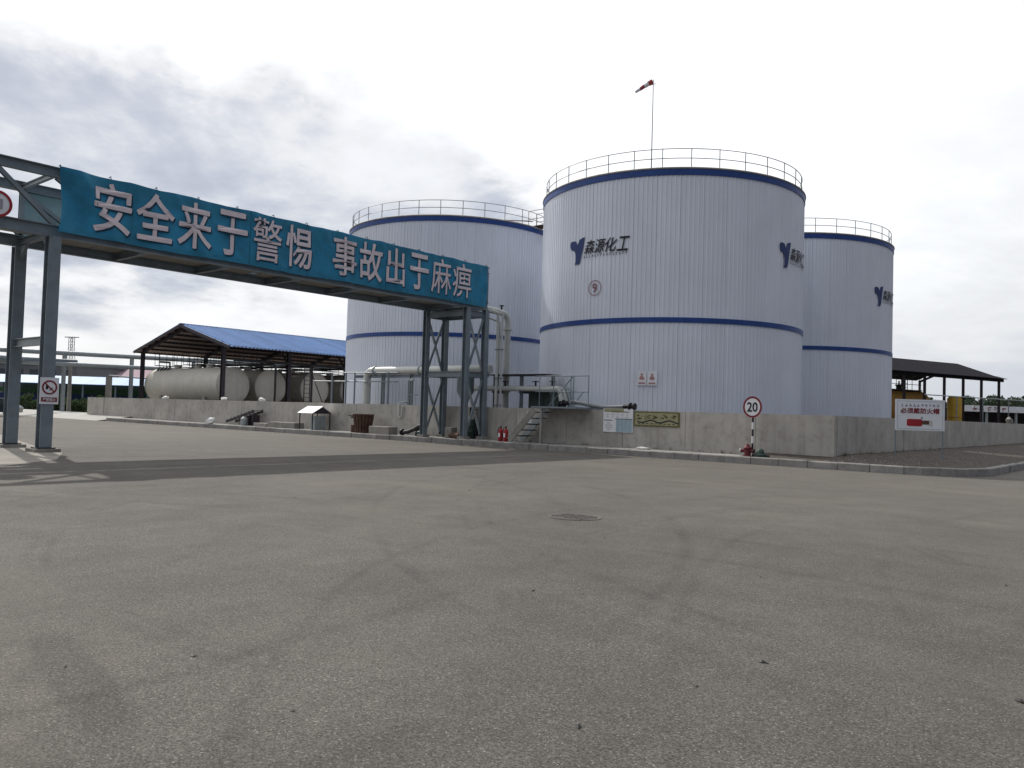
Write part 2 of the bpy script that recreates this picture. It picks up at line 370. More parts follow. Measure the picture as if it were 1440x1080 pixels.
def text_mesh(body, bold=0.0, shear=0.0):                  # glyphs from the built-in font, flat, box 0..1 each way; heavier strokes by laying shifted copies at stepped depths
    cu = bpy.data.curves.new('glyph', 'FONT'); cu.body = body; cu.shear = shear; cu.resolution_u = 3
    ob = bpy.data.objects.new('glyph', cu); col.objects.link(ob)
    dg = bpy.context.evaluated_depsgraph_get(); me = bpy.data.meshes.new_from_object(ob.evaluated_get(dg))
    v0 = [tuple(v.co) for v in me.vertices]; f0 = [tuple(p.vertices) for p in me.polygons]
    bpy.data.objects.remove(ob); bpy.data.curves.remove(cu); bpy.data.meshes.remove(me)
    vs = []; fs = []
    sh = [(0, 0)] if not bold else [(bold * math.cos(a * math.pi / 4), bold * math.sin(a * math.pi / 4)) for a in range(8)] + [(0, 0)]
    for k, (dx, dy) in enumerate(sh):
        n = len(vs); vs += [(x + dx, y + dy, k * .0005) for x, y, _ in v0]; fs += [tuple(i + n for i in f) for f in f0]
    x0, x1 = min(v[0] for v in vs), max(v[0] for v in vs); y0, y1 = min(v[1] for v in vs), max(v[1] for v in vs)
    return [((v[0] - x0) / (x1 - x0), (v[1] - y0) / (y1 - y0), v[2]) for v in vs], fs, (x1 - x0) / (y1 - y0)
def flat_text(body, p0, ux, uy, name, m, parent, bold=.02, shear=0.0, w=1.0, h=1.0):   # lay glyphs on the plane p0 + x*ux + y*uy
    vs, fs, _ = text_mesh(body, bold, shear); p0, ux, uy = Vector(p0), Vector(ux), Vector(uy)
    nn = ux.cross(uy).normalized()
    mb = MB(); mb.add([p0 + ux * (x * w) + uy * (y * h) + nn * d for x, y, d in vs], fs)
    off = OFF.get(parent.name, (0, 0, 0)); me = bpy.data.meshes.new(name)
    me.from_pydata([(a - off[0], b - off[1], c - off[2]) for a, b, c in mb.v], [], mb.f); me.materials.append(m)
    o = bpy.data.objects.new(name, me); col.objects.link(o); o.parent = parent; return o
def structure(name, mb, m, parent=None):
    o = mb.build(name, m, parent); o['kind'] = 'structure'; return o

# ------------------------------------------------------------------ ground
KY, WY, WX = 27.4, 29.3, -9.75                              # kerb face, dike wall face, dike side wall face
KZ = .25; PZ0 = KZ - .012
structure('road', MB().add([(-1500, -900, 0), (900, -900, 0), (900, 1500, 0), (-1500, 1500, 0)], [(0, 1, 2, 3)]), M_asphalt)
structure('pavement', MB().span((-63.5, KY + .2, 0), (-12.6, 32, KZ - .012)), M_slab)
structure('concrete_apron', MB().add([(-63.6, 26.9, .004), (-63.6, 29.5, .33), (-63.6, 33, .34), (-150, 33, .34), (-150, 29.5, .33), (-150, 26.9, .004)], [(0, 1, 4, 5), (1, 2, 3, 4)]), mat('pale apron concrete', (.38, .37, .345), .9, 0, .12, .6, grime=.15))
pp = [at(px, py, 2, .004) for px, py in ((-60, 600), (0, 611), (40, 624), (88, 637), (80, 646), (40, 651), (0, 656), (-80, 662))]
structure('concrete_pad', MB().add([tuple(p) for p in pp], [tuple(range(8))[::-1]]), M_pad)
# verge behind the curved kerb, rising a little to the dike
mb = MB(); nx, ny = 26, 90
ACX, ACY, AR, KX = -7.45, 29.9, 2.5, -4.95
def vz(x, y): 
    t = max(0, min(1, (y - 27.6) / 2.5)) * max(0, min(1, (-4.95 - x) / 3.5)); return .235 + .16 * t + .012 * math.sin(x * 2.1 + y * .9) * t
for j in range(ny + 1):
    y = KY + .15 + (100 - KY) * (j / ny) ** 2.2
    if y < ACY: xr = ACX + math.sqrt(max(0, (AR - .15) ** 2 - (ACY - y) ** 2))
    else: xr = KX - .15
    for i in range(nx + 1):
        x = -12.6 + (xr + 12.6) * i / nx; mb.v.append((x, y, vz(x, y)))
for j in range(ny):
    for i in range(nx): a = j * (nx + 1) + i; mb.f.append((a, a + 1, a + nx + 2, a + nx + 1))
verge = structure('verge', mb, M_soil)
# loose stones on the verge
mb = MB(); rr = random.Random(3)
for k in range(1500):
    y = 27.7 + 18 * rr.random() ** 1.8; x = -9.6 + 4.5 * rr.random()
    if y < ACY and x > ACX and math.hypot(x - ACX, y - ACY) > AR - .25: continue
    r = .015 + .05 * rr.random() ** 2.5; z = vz(x, y); a = rr.random() * 6
    vs = [(x + r * math.cos(a + i * 1.57) * (1 + .4 * rr.random()), y + r * math.sin(a + i * 1.57), z - .005) for i in range(4)] + [(x + r * .2, y, z + r * (.5 + .6 * rr.random()))]
    mb.add(vs, [(0, 1, 4), (1, 2, 4), (2, 3, 4), (3, 0, 4)])
tag(mb.build('gravel', M_stone), 'loose brown gravel scattered on the soil of the corner verge', 'gravel', kind='stuff')
# grit washed against the kerb foot and the wall base, and a few weeds in the joints
mb = MB(); rr = random.Random(13)
for k in range(2600):
    if k % 5 < 3: x = -58 + 51 * rr.random(); y = KY - .02 - abs(rr.gauss(0, .22)); z = 0
    else: x = -58 + 46 * rr.random(); y = WY - .02 - abs(rr.gauss(0, .16)); z = KZ - .014
    if z and y < KY + .25: continue
    r = .008 + .035 * rr.random() ** 3; a = rr.random() * 6
    vs = [(x + r * math.cos(a + i * 2.1), y + r * math.sin(a + i * 2.1), z - .002) for i in range(3)] + [(x, y, z + r * (.4 + .6 * rr.random()))]
    mb.add(vs, [(0, 1, 3), (1, 2, 3), (2, 0, 3)])
tag(mb.build('grit', M_stone), 'brown grit washed along the kerb foot and the base of the wall', 'grit', kind='stuff')
mb = MB()
for k in range(46):
    if k < 30: cx, cy, cz = -50 + 41 * rr.random(), WY - .05 - .08 * rr.random(), KZ - .014
    else: cx, cy = WX + .05 + .25 * rr.random(), 29.6 + 14 * rr.random() ** 1.4; cz = vz(cx, cy) - .01
    for b in range(rr.randint(6, 16)):
        a = rr.random() * 6.3; h = rr.uniform(.05, .2); l = rr.uniform(.03, .12); x, y = cx + rr.gauss(0, .05), cy + rr.gauss(0, .04)
        if k < 30: y = min(y, WY - .02)
        mb.add([(x - .006 * math.sin(a), y + .006 * math.cos(a), cz), (x + .006 * math.sin(a), y - .006 * math.cos(a), cz), (x + l * math.cos(a), y - abs(l * math.sin(a)), cz + h)], [(0, 1, 2)])
tag(mb.build('weeds', M_leaf), 'sparse weeds sprouting along the base of the dike wall', 'weeds', kind='stuff')
# kerb: one stone after another along the straight, round the corner and up the side road
kerb = bpy.data.objects.new('kerb', None); col.objects.link(kerb); tag(kerb, kind='structure')
prof = [(0, -.02), (0, KZ - .03), (.03, KZ), (.2, KZ), (.2, -.02)]
def kerb_mesh(L):
    b = MB(); n = len(prof); vs = [(x, y, z) for x in (-L / 2, L / 2) for y, z in prof]
    b.add(vs, [tuple(range(n))[::-1], tuple(range(n, 2 * n))] + [(i, (i + 1) % n, n + (i + 1) % n, n + i) for i in range(n)]); return b.mesh('kerb_stone', m=M_kerb)
kl = .98; km = kerb_mesh(kl); km2 = kerb_mesh(.485)
rr = random.Random(5)
x = -63.0
while x < ACX - .5:
    part_at('kerb_stone', km, kerb, (x + .5, KY + rr.uniform(-.012, .012), rr.uniform(-.012, .006)), (0, 0, rr.uniform(-.008, .008))); x += 1.0
for k in range(8):
    a = -math.pi / 2 + (k + .5) * math.pi / 16
    part_at('kerb_stone', km2, kerb, (ACX + AR * math.cos(a), ACY + AR * math.sin(a), rr.uniform(-.01, .005)), (0, 0, a + math.pi / 2))
y = ACY
while y < 75:
    part_at('kerb_stone', km, kerb, (KX + rr.uniform(-.012, .012), y + .5, rr.uniform(-.01, .005)), (0, 0, math.pi / 2)); y += 1.0
# manhole
mc = at(808, 727, 2, 0)
mh = thing('manhole_cover', 'round iron manhole cover set flush in the open asphalt', 'manhole cover', (mc.x, mc.y, 0), local=True)
MB().lathe((0, 0, 0), [(.36, -.02), (.36, .006), (.40, .010), (.43, .008), (.43, -.02)], 32, caps=False).build('rim', mat('worn rim', (.105, .095, .086), .9, 0, .3, 8), mh)
mb = MB().lathe((0, 0, 0), [(.345, -.02), (.345, .008), (0, .009)], 32)
for i in range(-3, 4): mb.box((i * .085, 0, .011), (.03, .5 - .03 * abs(i), .008))
mb.build('lid', mat('worn iron', (.085, .078, .07), .85, 0, .3, 8), mh)

# ------------------------------------------------------------------ dike walls
def wall_thing(label, segs, base, group=None):
    t = thing('dike_wall', label, 'wall', base)
    for (a, b) in segs:
        MB().span(a, b).build('wall_panel', M_conc, t)
    return t
rr = random.Random(11)
def panels_x(x0, x1, yf, z0, z1, L):
    out = []; n = max(1, round((x1 - x0) / L)); w = (x1 - x0) / n
    for i in range(n):
        d = rr.uniform(-.012, .012); out.append(((x0 + i * w + .008, yf + d, z0), (x0 + (i + 1) * w - .008, yf + .28, z1 + rr.uniform(-.01, .01))))
    return out
front = panels_x(-59.3, WX, WY, -.1, 1.79, 2.9)
wall_thing('long grey concrete dike wall facing the road below the white tanks', front, (-34, WY + .15, 0))
side = []
y = WY + .29
while y < 95: side.append(((WX - .28, y + .008, -.1), (WX + rr.uniform(-.012, .012), y + 4.3 - .008, 1.79))); y += 4.3
wall_thing('grey concrete dike wall running back beside the gravel verge', side, (WX - .14, 55, 0))
wx = at(123, 570, 1, 29.62).x
lw = panels_x(wx, -59.32, 29.62, -.1, 1.78, 3.2)
wall_thing('grey concrete wall set back left of the long dike wall, by the pale apron', lw, ((wx - 59.3) / 2, 29.75, 0))

# ------------------------------------------------------------------ white storage tanks
K = 1.32
TC = (-16.082 * K, 28.606 * K); TR = 5.039 * K; ZT = H + 8.387 * K; ZM = H + 3.24 * K
TL = (TC[0] - 12.004 * K, TC[1]); TB = (TC[0], TC[1] + 11.74 * K)
NP, RIB = 40, 5
def panel_mesh(z0, z1):
    b = MB(); da = 2 * math.pi / NP; pr = []
    for i in range(RIB):
        for u, d in ((0, 0), (.66, 0), (.74, .019), (.92, .019)): pr.append(((i + u) / RIB * .995, d))
    pr.append((.995, 0))
    for z in (z0, z1):
        for u, d in pr: a = (u - .5) * da; b.v.append(((TR + d) * math.cos(a), (TR + d) * math.sin(a), z))
    n = len(pr)
    for i in range(n - 1): b.f.append((i, i + 1, n + i + 1, n + i))
    return b.mesh('cladding_panel', m=M_clad)
PM = [panel_mesh(.1, ZM - .02), panel_mesh(ZM - .02, ZT - .2)]
def band(t, z, h, r0, name, m):
    MB().lathe((0, 0, 0), [(TR - .02, z - h / 2), (TR + r0, z - h / 2), (TR + r0, z + h / 2), (TR - .02, z + h / 2)], 120, caps=False).build(name, m, t, True)
EMB = [(0, .80), (.03, .87), (.12, .91), (.38, .90), (.45, .83), (.52, .73), (.58, .80), (.66, .93), (.8, .965), (1, 1), (.95, .82), (.85, .5), (.76, .2), (.70, .06), (.62, .01), (.35, 0), (.42, .12), (.43, .28), (.38, .44), (.29, .55), (.10, .58), (.02, .68)]
def wrapped(t, name, m, pts, fs):                           # pts as (angle, z[, lift])
    me = bpy.data.meshes.new(name); pts = [(p[0], p[1], TR + .05 + (p[2] if len(p) > 2 else 0)) for p in pts]; me.from_pydata([(R * math.cos(a), R * math.sin(a), z) for a, z, R in pts], [], fs); me.materials.append(m)
    o = bpy.data.objects.new(name, me); col.objects.link(o); o.parent = t; return o
A803, _ = cyl_hit(803, 352, TC, TR); A888, _ = cyl_hit(888, 345, TC, TR)
_, ZL0 = cyl_hit(815, 372, TC, TR); _, ZL1 = cyl_hit(820, 334, TC, TR)
LW = A888 - A803
def logo(t, a0, z0=ZL0, z1=ZL1):
    hh = z1 - z0; ew = LW * .285
    # emblem triangulated through bmesh so that the concave outline fills correctly
    bm = bmesh.new(); f = bm.faces.new([bm.verts.new((x, y, 0)) for x, y in EMB]); bmesh.ops.triangulate(bm, faces=[f]); bm.verts.index_update()
    wrapped(t, 'emblem', M_navy, [(a0 + v.co.x * ew, z0 + v.co.y * hh) for v in bm.verts], [tuple(v.index for v in g.verts) for g in bm.faces]); bm.free()
    x = a0 + ew * .98; w = LW * .715 / 4
    for ch in '森源化工':
        vs, fs, _ = text_mesh(ch, .014, .28); wrapped(t, 'character', M_ink, [(x + u * w * 1.02, z0 + hh * (.33 + .52 * v), d) for u, v, d in vs], fs); x += w * .965
    x = a0 + ew * .95; pts = []; fs = []                     # the unreadable line of small letters under the name
    rl = random.Random(2)
    for i in range(15):
        w = LW * .7 / 15; q0 = z0 + hh * .20; n = len(pts)
        for (u0, u1, v0, v1) in ((.1, .28, 0, 1), (.28, .6, rl.choice((0, .4, .8)), 0), ):
            v1 = v1 or v0 + .2; n = len(pts); pts += [(x + u0 * w, q0 + v0 * hh * .10), (x + u1 * w, q0 + v0 * hh * .10), (x + u1 * w, q0 + v1 * hh * .10), (x + u0 * w, q0 + v1 * hh * .10)]; fs.append((n, n + 1, n + 2, n + 3))
        x += w
    wrapped(t, 'small_lettering', M_ink, pts, fs)['kind'] = 'stuff'
def tank(c, label, roll):
    t = thing('storage_tank', label, 'storage tank', (c[0], c[1], 0), 0, 'white cylindrical storage tanks', local=True)
    for i in range(NP):
        a = 2 * math.pi * (i + roll) / NP
        for tier in (0, 1): part_at('cladding_panel', PM[tier], t, (0, 0, 0), (0, 0, a))
    band(t, ZM, .23, .045, 'middle_band', M_blue); band(t, ZT - .15, .30, .05, 'top_band', M_blue)
    MB().lathe((0, 0, 0), [(TR + .07, ZT - .02), (TR + .09, ZT + .03), (TR + .02, ZT + .07), (TR * .5, ZT + .55), (0, ZT + .72)], 96).build('roof', M_roofmetal, t, True)
    MB().lathe((0, 0, 0), [(TR + .35, 0), (TR + .35, .25), (TR - .1, .25)], 64).build('foundation', M_conc2, t)
    pm = MB().tube([(0, 0, 0), (0, 0, .9)], .022, 6).mesh('railing_post', m=M_rail); n = 32
    for i in range(n): a = 2 * math.pi * (i + .3) / n; part_at('railing_post', pm, t, ((TR - .12) * math.cos(a), (TR - .12) * math.sin(a), ZT + .05))
    for dz in (.5, .93): MB().ring((0, 0, 0), TR - .12, .02, 128, 5, z=ZT + dz).build('rail', M_rail, t, True)
    return t
tc_ = tank(TC, 'nearest white tank with the red circled number and two blue emblems', .2)
logo(tc_, A803); A1093, _ = cyl_hit(1094, 350, TC, TR); logo(tc_, A1093 + .01)
tl_ = tank(TL, 'white tank standing behind the banner and steel tower, joined by a walkway', .6)
tb_ = tank(TB, 'white tank behind the fire cap notice, one emblem near its edge', .45)
aB, _ = cyl_hit(1229, 410, TB, TR); logo(tb_, aB)
# red circled number on the nearest tank, and its faded twin further round
def circled(t, px, py, m, r=.36):
    a, z = cyl_hit(px, py, TC, TR); n = 40; pts = []; fs = []
    for i in range(n):
        b = 2 * math.pi * i / n
        for q in (r, r - .035): pts.append((a + q * math.cos(b) / TR, z + q * 1.0 * math.sin(b)))
    for i in range(n): j = (i + 1) % n; fs.append((2 * i, 2 * j, 2 * j + 1, 2 * i + 1))
    wrapped(t, 'painted_ring', m, pts, fs)
    vs, f2, _ = text_mesh('9', .01); wrapped(t, 'painted_number', m, [(a + (u - .5) * .26 / TR, z + (v - .5) * .42, d) for u, v, d in vs], f2)
circled(tc_, 837, 405, M_redwash)
# walkway bridging the left and the nearest tank, high up
wk = thing('tank_walkway', 'small rusty steel walkway high between the two front white tanks', 'walkway', (TL[0] + 6, TL[1], ZT))
y0 = TC[1] + .6
x0, x1 = TL[0] + TR - .6, TC[0] - TR + .6
MB().span((x0, y0 - .4, ZT + .12), (x1, y0 + .4, ZT + .18)).build('deck', M_rust, wk)
for yy in (y0 - .4, y0 + .4):
    for i in range(4): x = x0 + (x1 - x0) * i / 3; MB().tube([(x, yy, ZT + .15), (x, yy, ZT + 1.1)], .02, 6).build('railing_post', M_rail, wk)
    for dz in (.6, 1.1): MB().tube([(x0, yy, ZT + dz), (x1, yy, ZT + dz)], .02, 6).build('rail', M_rail, wk)
ga, _ = cyl_hit(735, 312, TL, TR); gp = Vector((TL[0] + (TR - .6) * math.cos(ga), TL[1] + (TR - .6) * math.sin(ga), ZT + .3))
MB().add([gp + Vector(v) for v in ((-.9, -.3, .1), (.7, .5, 0), (.6, .9, .05), (-1, .1, .2), (-.9, -.3, .14), (.7, .5, .04), (.6, .9, .09), (-1, .1, .24))],
         [(0, 1, 2, 3), (4, 5, 6, 7), (0, 1, 5, 4), (1, 2, 6, 5), (2, 3, 7, 6), (3, 0, 4, 7)]).build('loose_grating', M_rust, wk)
# two square safety notices fixed to the nearest tank
a, z = cyl_hit(910, 532, TC, TR)
pl = thing('safety_placard', 'pair of small white and red safety placards on the tank above the boards', 'placard', (TC[0] + (TR + .06) * math.cos(a), TC[1] + (TR + .06) * math.sin(a), z), a + math.pi / 2, local=True)
for i, s in enumerate((-1, 1)):
    q = MB().box((s * .23, 0, 0), (.43, .02, .64)).build('plate', M_white, pl)
    MB().box((s * .23, -.014, -.22), (.30, .006, .07)).build('caption', mat('pale red print', (.42, .22, .22), .7, 0, .2, 6), pl)
    mb = MB(); mb.lathe((s * .23, -.012, .16), [(.055, -.004), (.055, .004)], 16, 'y')
    mb.prism([(-.10, -.08), (.08, -.1), (.12, -.03), (.05, .08), (-.05, .08), (-.11, .0)], (s * .23, -.016, .02), (1, 0, 0), (0, 0, 1), (0, 1, 0), .006); mb.build('figure', mat('pale red print', (.42, .22, .22), .7, 0, .2, 6), pl)
# windsock
wa, _ = cyl_hit(915, 236, TC, TR); wp = Vector((TC[0] + (TR - .18) * math.cos(wa), TC[1] + (TR - .18) * math.sin(wa), ZT + .06))
ws = thing('windsock', 'red and white windsock on a thin pole above the nearest tank', 'windsock', wp)
wtop = H + (ray(916, 112) * (math.hypot(wp.x, wp.y) / math.hypot(ray(916, 112).x, ray(916, 112).y))).z
MB().tube([wp, (wp.x, wp.y, wtop)], [.028, .016], 8).build('pole', M_rail, ws, True)
sl = -cr * .74 + Vector((0, 0, -.46)); s0 = Vector((wp.x, wp.y, wtop - .10)) - cr * .05
for i in range(4):
    t0, t1 = i / 4, (i + 1) / 4
    MB().tube([s0 + sl * t0 + Vector((0, 0, .02 * math.sin(5 * t0))), s0 + sl * (t0 + t1) / 2, s0 + sl * t1 + Vector((0, 0, .02 * math.sin(5 * t1)))], [.12 - .065 * t0, .125 - .065 * (t0 + t1) / 2, .12 - .065 * t1], 12, False).build('sock_band', mat('haze-paled red cloth', (.36, .08, .09), .8, 0, .15, 4, transl=.3) if i % 2 == 0 else M_white, ws, True)  # red of the cloth is paled to imitate haze
MB().ring((wp.x, wp.y), .1, .01, 12, 4, z=wtop - .2).build('hoop', M_rail, ws)

# ------------------------------------------------------------------ pipe bridge
XF, XB, YC, YT0, YT1 = -26.2, -28.9, 9.6, 27.7, 29.0
ZB0, ZB1, ZC0, ZC1 = 6.42, 6.78, 8.22, 8.52
pb = thing('pipe_bridge', 'grey steel truss bridge spanning the road on columns and a braced tower', 'pipe bridge', (XF - 1.3, 19, 0))
for X in (XF, XB):
    for Y in (YC, -9.0):
        c = MB().ibeam((X, Y, .14), (X, Y, ZB0), .34, .34, .03, (1, 0, 0)).build('column', M_steel, pb)
        MB().box((X, Y, .12), (.5, .5, .04)).build('base_plate', M_dark, c)
        MB().box((X, Y, .045), (.72, .72, .11)).build('footing', M_conc2, c)
    for Y in (YT0, YT1):
        c = MB().ibeam((X, Y, .36), (X, Y, ZB0), .26, .26, .026, (1, 0, 0)).build('tower_leg', M_steel, pb)
        MB().box((X, Y, .30), (.42, .42, .13)).build('footing', M_conc2, c)
    MB().ibeam((X, -9.2, (ZB0 + ZB1) / 2), (X, YT1 + .1, (ZB0 + ZB1) / 2), .2, ZB1 - ZB0, .028).build('bottom_chord', M_steel, pb)
    MB().ibeam((X, -9.2, (ZC0 + ZC1) / 2), (X, YT1 + .1, (ZC0 + ZC1) / 2), .2, ZC1 - ZC0, .028).build('top_chord', M_steel, pb)
    ys = [YC - 1.62 * 1.0 * k for k in range(11, 0, -1)] + [YC] + [YC + (YT0 - YC) * k / 8 for k in range(1, 9)] + [YT1]
    for k, y in enumerate(ys):
        if X == XB or y > YC + .1: MB().ibeam((X, y, ZB1), (X, y, ZC0), .14, .14, .018, (1, 0, 0)).build('truss_post', M_steel, pb)
        if k: 
            a, b = (ys[k - 1], y)
            p0, p1 = ((a, ZC0), (b, ZB1)) if (k % 2 == 0 or y <= YC + .1) else ((a, ZB1), (b, ZC0))
            MB().ibeam((X, p0[0], p0[1]), (X, p1[0], p1[1]), .12, .14, .02, (1, 0, 0)).build('diagonal', M_steel, pb)
for k, y in enumerate([YC, YC - 3.24, YC - 6.48] + [YC + (YT0 - YC) * k / 6 for k in range(1, 7)] + [YT1]):
    MB().ibeam((XB, y, ZB0 + .14), (XF, y, ZB0 + .14), .15, .22, .02).build('cross_beam', M_steel, pb)
    MB().ibeam((XB, y, ZC0 + .12), (XF, y, ZC0 + .12), .12, .16, .018).build('top_strut', M_steel_l, pb)
for X, s in ((XF, -1), (XB, 1)):                            # haunches under the cap beam at the near columns
    MB().prism([(0, 0), (.55, 0), (0, -.5)], (X + s * .15, YC - .05, ZB0), (s, 0, 0), (0, 0, 1), (0, 1, 0), .1).build('haunch', M_steel, pb)
MB().ibeam((XB + .17, YC, 3.32), (XF - .17, YC, 3.32), .16, .26, .022).build('column_tie', M_steel_l, pb)
for X in (XF, XB):
    for z0, z1 in ((.5, 3.15), (3.5, 6.2)):
        MB().bar((X + .03, YT0 + .1, z0), (X + .03, YT1 - .1, z1), .12, .05, (1, 0, 0)).build('cross_brace', M_steel, pb)
        MB().bar((X - .05, YT0 + .1, z1), (X - .05, YT1 - .1, z0), .12, .05, (1, 0, 0)).build('cross_brace', M_steel_l, pb)
    for z in (3.3, 6.2): MB().ibeam((X, YT0 + .13, z), (X, YT1 - .13, z), .14, .26, .02).build('tower_tie', M_steel, pb)
for Y in (YT0, YT1):
    for z in (3.3, 6.2): MB().ibeam((XB + .13, Y, z), (XF - .13, Y, z), .14, .26, .02).build('tower_tie', M_steel, pb)
rr = random.Random(4); y = YC + .3
while y < YT1 - 1.5:                                         # deck plates seen from below
    L = rr.uniform(1.5, 2.6); MB().span((XB + .15, y, ZB0 + .28), (XF - .95 - rr.uniform(0, .25), y + L - .08, ZB0 + .31)).build('deck_plate', M_slab, pb); y += L + (.3 if rr.random() < .35 else 0)
for i, (dx, r) in enumerate(((1.2, .11), (1.55, .14), (1.95, .09), (2.3, .12))):
    MB().tube([(XF - dx, -9, ZB0 + .36 + r), (XF - dx, YT1 + .2, ZB0 + .36 + r)], r, 12).build('pipe', M_pipe if i % 2 else M_steel_l, pb, True)

# ------------------------------------------------------------------ banner
BX = XF + .16
BY0, BY1, BZ0, BZ1 = 9.62, 28.85, 6.57, 8.545
def bdisp(y, z):
    u = (y - BY0); v = (z - BZ0) / (BZ1 - BZ0)
    d = .022 * math.sin(u * 1.9 + v * 1.2) + .012 * math.sin(u * 4.3 - v * 2.0) + .010 * math.sin(u * 7.7 + v * 3.1) * math.sin(u * .8)
    e = math.exp(-u * .9)
    d += .11 * e * math.sin((u * 1.1 + (1 - v) * -1.6) * 3.2) + .02 * math.exp(-abs((u % 3.25) - .1) * 9)
    for k in range(0, 20, 3): d += .035 * math.exp(-((u - k - 1.2 + (v - .5) * 1.3) / .16) ** 2) - .03 * math.exp(-((u - k - 2.6 - (v - .5) * 1.0) / .14) ** 2)
    e2 = math.exp(-(BY1 - y) * .8); d += .04 * e2 * math.sin((BY1 - y) * 4 + v * 3)
    return d
bn = thing('slogan_banner', 'long teal cloth banner with white Chinese characters hung on the bridge', 'banner', (BX, 19, BZ0))
mb = MB(); nY, nZ = 240, 20
for side in (0, .012):
    for i in range(nY + 1):
        for j in range(nZ + 1):
            y = BY0 + (BY1 - BY0) * i / nY; z = BZ0 + (BZ1 - BZ0) * j / nZ
            zz = z + (-.03 * abs(math.sin((y - BY0) / 2.1 * math.pi)) if j == nZ else 0) + (.02 * math.sin(y * 1.3) if j == 0 else 0)
            yy = y + (.12 * math.sin(math.pi * j / nZ) * math.exp(-(y - BY0) * 1.2))
            mb.v.append((BX + bdisp(y, z) - side, yy, zz))
q = (nY + 1) * (nZ + 1)
for i in range(nY):
    for j in range(nZ):
        a = i * (nZ + 1) + j; mb.f.append((a, a + nZ + 1, a + nZ + 2, a + 1)); mb.f.append((q + a, q + a + 1, q + a + nZ + 2, q + a + nZ + 1))
ed = [i * (nZ + 1) for i in range(nY + 1)] + [nY * (nZ + 1) + j for j in range(1, nZ + 1)] + [i * (nZ + 1) + nZ for i in range(nY - 1, -1, -1)] + list(range(nZ - 1, 0, -1))
for k in range(len(ed)): a, b = ed[k], ed[(k + 1) % len(ed)]; mb.f.append((a, b, q + b, q + a))
mb.build('cloth', M_teal, bn, True)
rngs = [(130, 185), (191, 244), (249, 297), (305, 347), (354, 395), (401, 438), (467, 501), (505, 537), (543, 568), (575, 602.5), (606.5, 633), (635.5, 662)]
for ch, (a, b) in zip('安全来于警惕事故出于麻痹', rngs):
    ya = at(a, 300 + (a - 150) * .2, 0, BX).y; yb = at(b, 300 + (b - 150) * .2, 0, BX).y
    za, zb = BZ0 + .12 * (BZ1 - BZ0), BZ0 + .915 * (BZ1 - BZ0)
    vs, fs, _ = text_mesh(ch, .006 if ch in '警麻痹' else .016)
    fs = [f if len(f) < 4 else f for f in fs]
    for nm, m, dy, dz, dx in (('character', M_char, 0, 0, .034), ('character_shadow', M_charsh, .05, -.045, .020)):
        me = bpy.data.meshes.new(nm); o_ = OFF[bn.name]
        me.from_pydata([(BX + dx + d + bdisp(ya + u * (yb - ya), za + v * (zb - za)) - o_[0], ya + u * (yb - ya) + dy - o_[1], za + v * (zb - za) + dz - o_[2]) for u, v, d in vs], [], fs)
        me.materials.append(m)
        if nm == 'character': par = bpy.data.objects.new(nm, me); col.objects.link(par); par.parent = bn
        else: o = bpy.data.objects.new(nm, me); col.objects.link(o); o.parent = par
for u in (6.45, 8.95, 12.9):
    mb = MB(); y = BY0 + u
    for j in range(nZ + 1): z = BZ0 + (BZ1 - BZ0) * j / nZ * .985; d_ = BX + bdisp(y, z); mb.v += [(d_ + .006, y - .02, z), (d_ + .010, y, z), (d_ + .006, y + .02, z)]
    for j in range(nZ): a = j * 3; mb.f += [(a, a + 1, a + 4, a + 3), (a + 1, a + 2, a + 5, a + 4)]
    mb.build('seam', mat('banner seam', (.022, .15, .25), .7, 0, .2, 2), bn)
for i in range(14):
    y = BY0 + .03 + (BY1 - BY0 - .06) * i / 13
    MB().tube([(BX + .02, y, BZ1 - .06), (BX - .02, y, BZ1 + .05), (BX - .14, y, BZ1 + .03)], .014, 5).build('lashing', M_charsh, bn)
bk_ = thing('slogan_banner', 'pale reverse of the second banner on the far side of the bridge', 'banner', (XB - .15, 19, BZ0))
MB().span((XB - .16, YC + .05, ZB1 - .2), (XB - .15, YT1, ZC1)).build('cloth', M_pale, bk_)
# round sign on the bridge, cut by the picture's edge
rp = at(-4, 286, 0, XF + .12)
rs = thing('round_sign', 'round white sign with a red rim standing on the bridge chord', 'sign', (XF + .02, rp.y, ZB1), local=True)
MB().lathe((.12, 0, rp.z - ZB1), [(.38, -.015), (.38, .0)], 32, 'x').build('plate', M_white, rs)
MB().lathe((.12, 0, rp.z - ZB1), [(.31, .002), (.31, .012), (.385, .012), (.385, -.012), (.31, .002)], 32, 'x', caps=False).build('rim', M_red, rs)
MB().box((.138, .08, rp.z - ZB1), (.006, .1, .28)).build('symbol', M_greyink, rs)
MB().box((.08, .05, (rp.z - ZB1) / 2), (.04, .05, rp.z - ZB1)).build('leg', M_dark, rs)

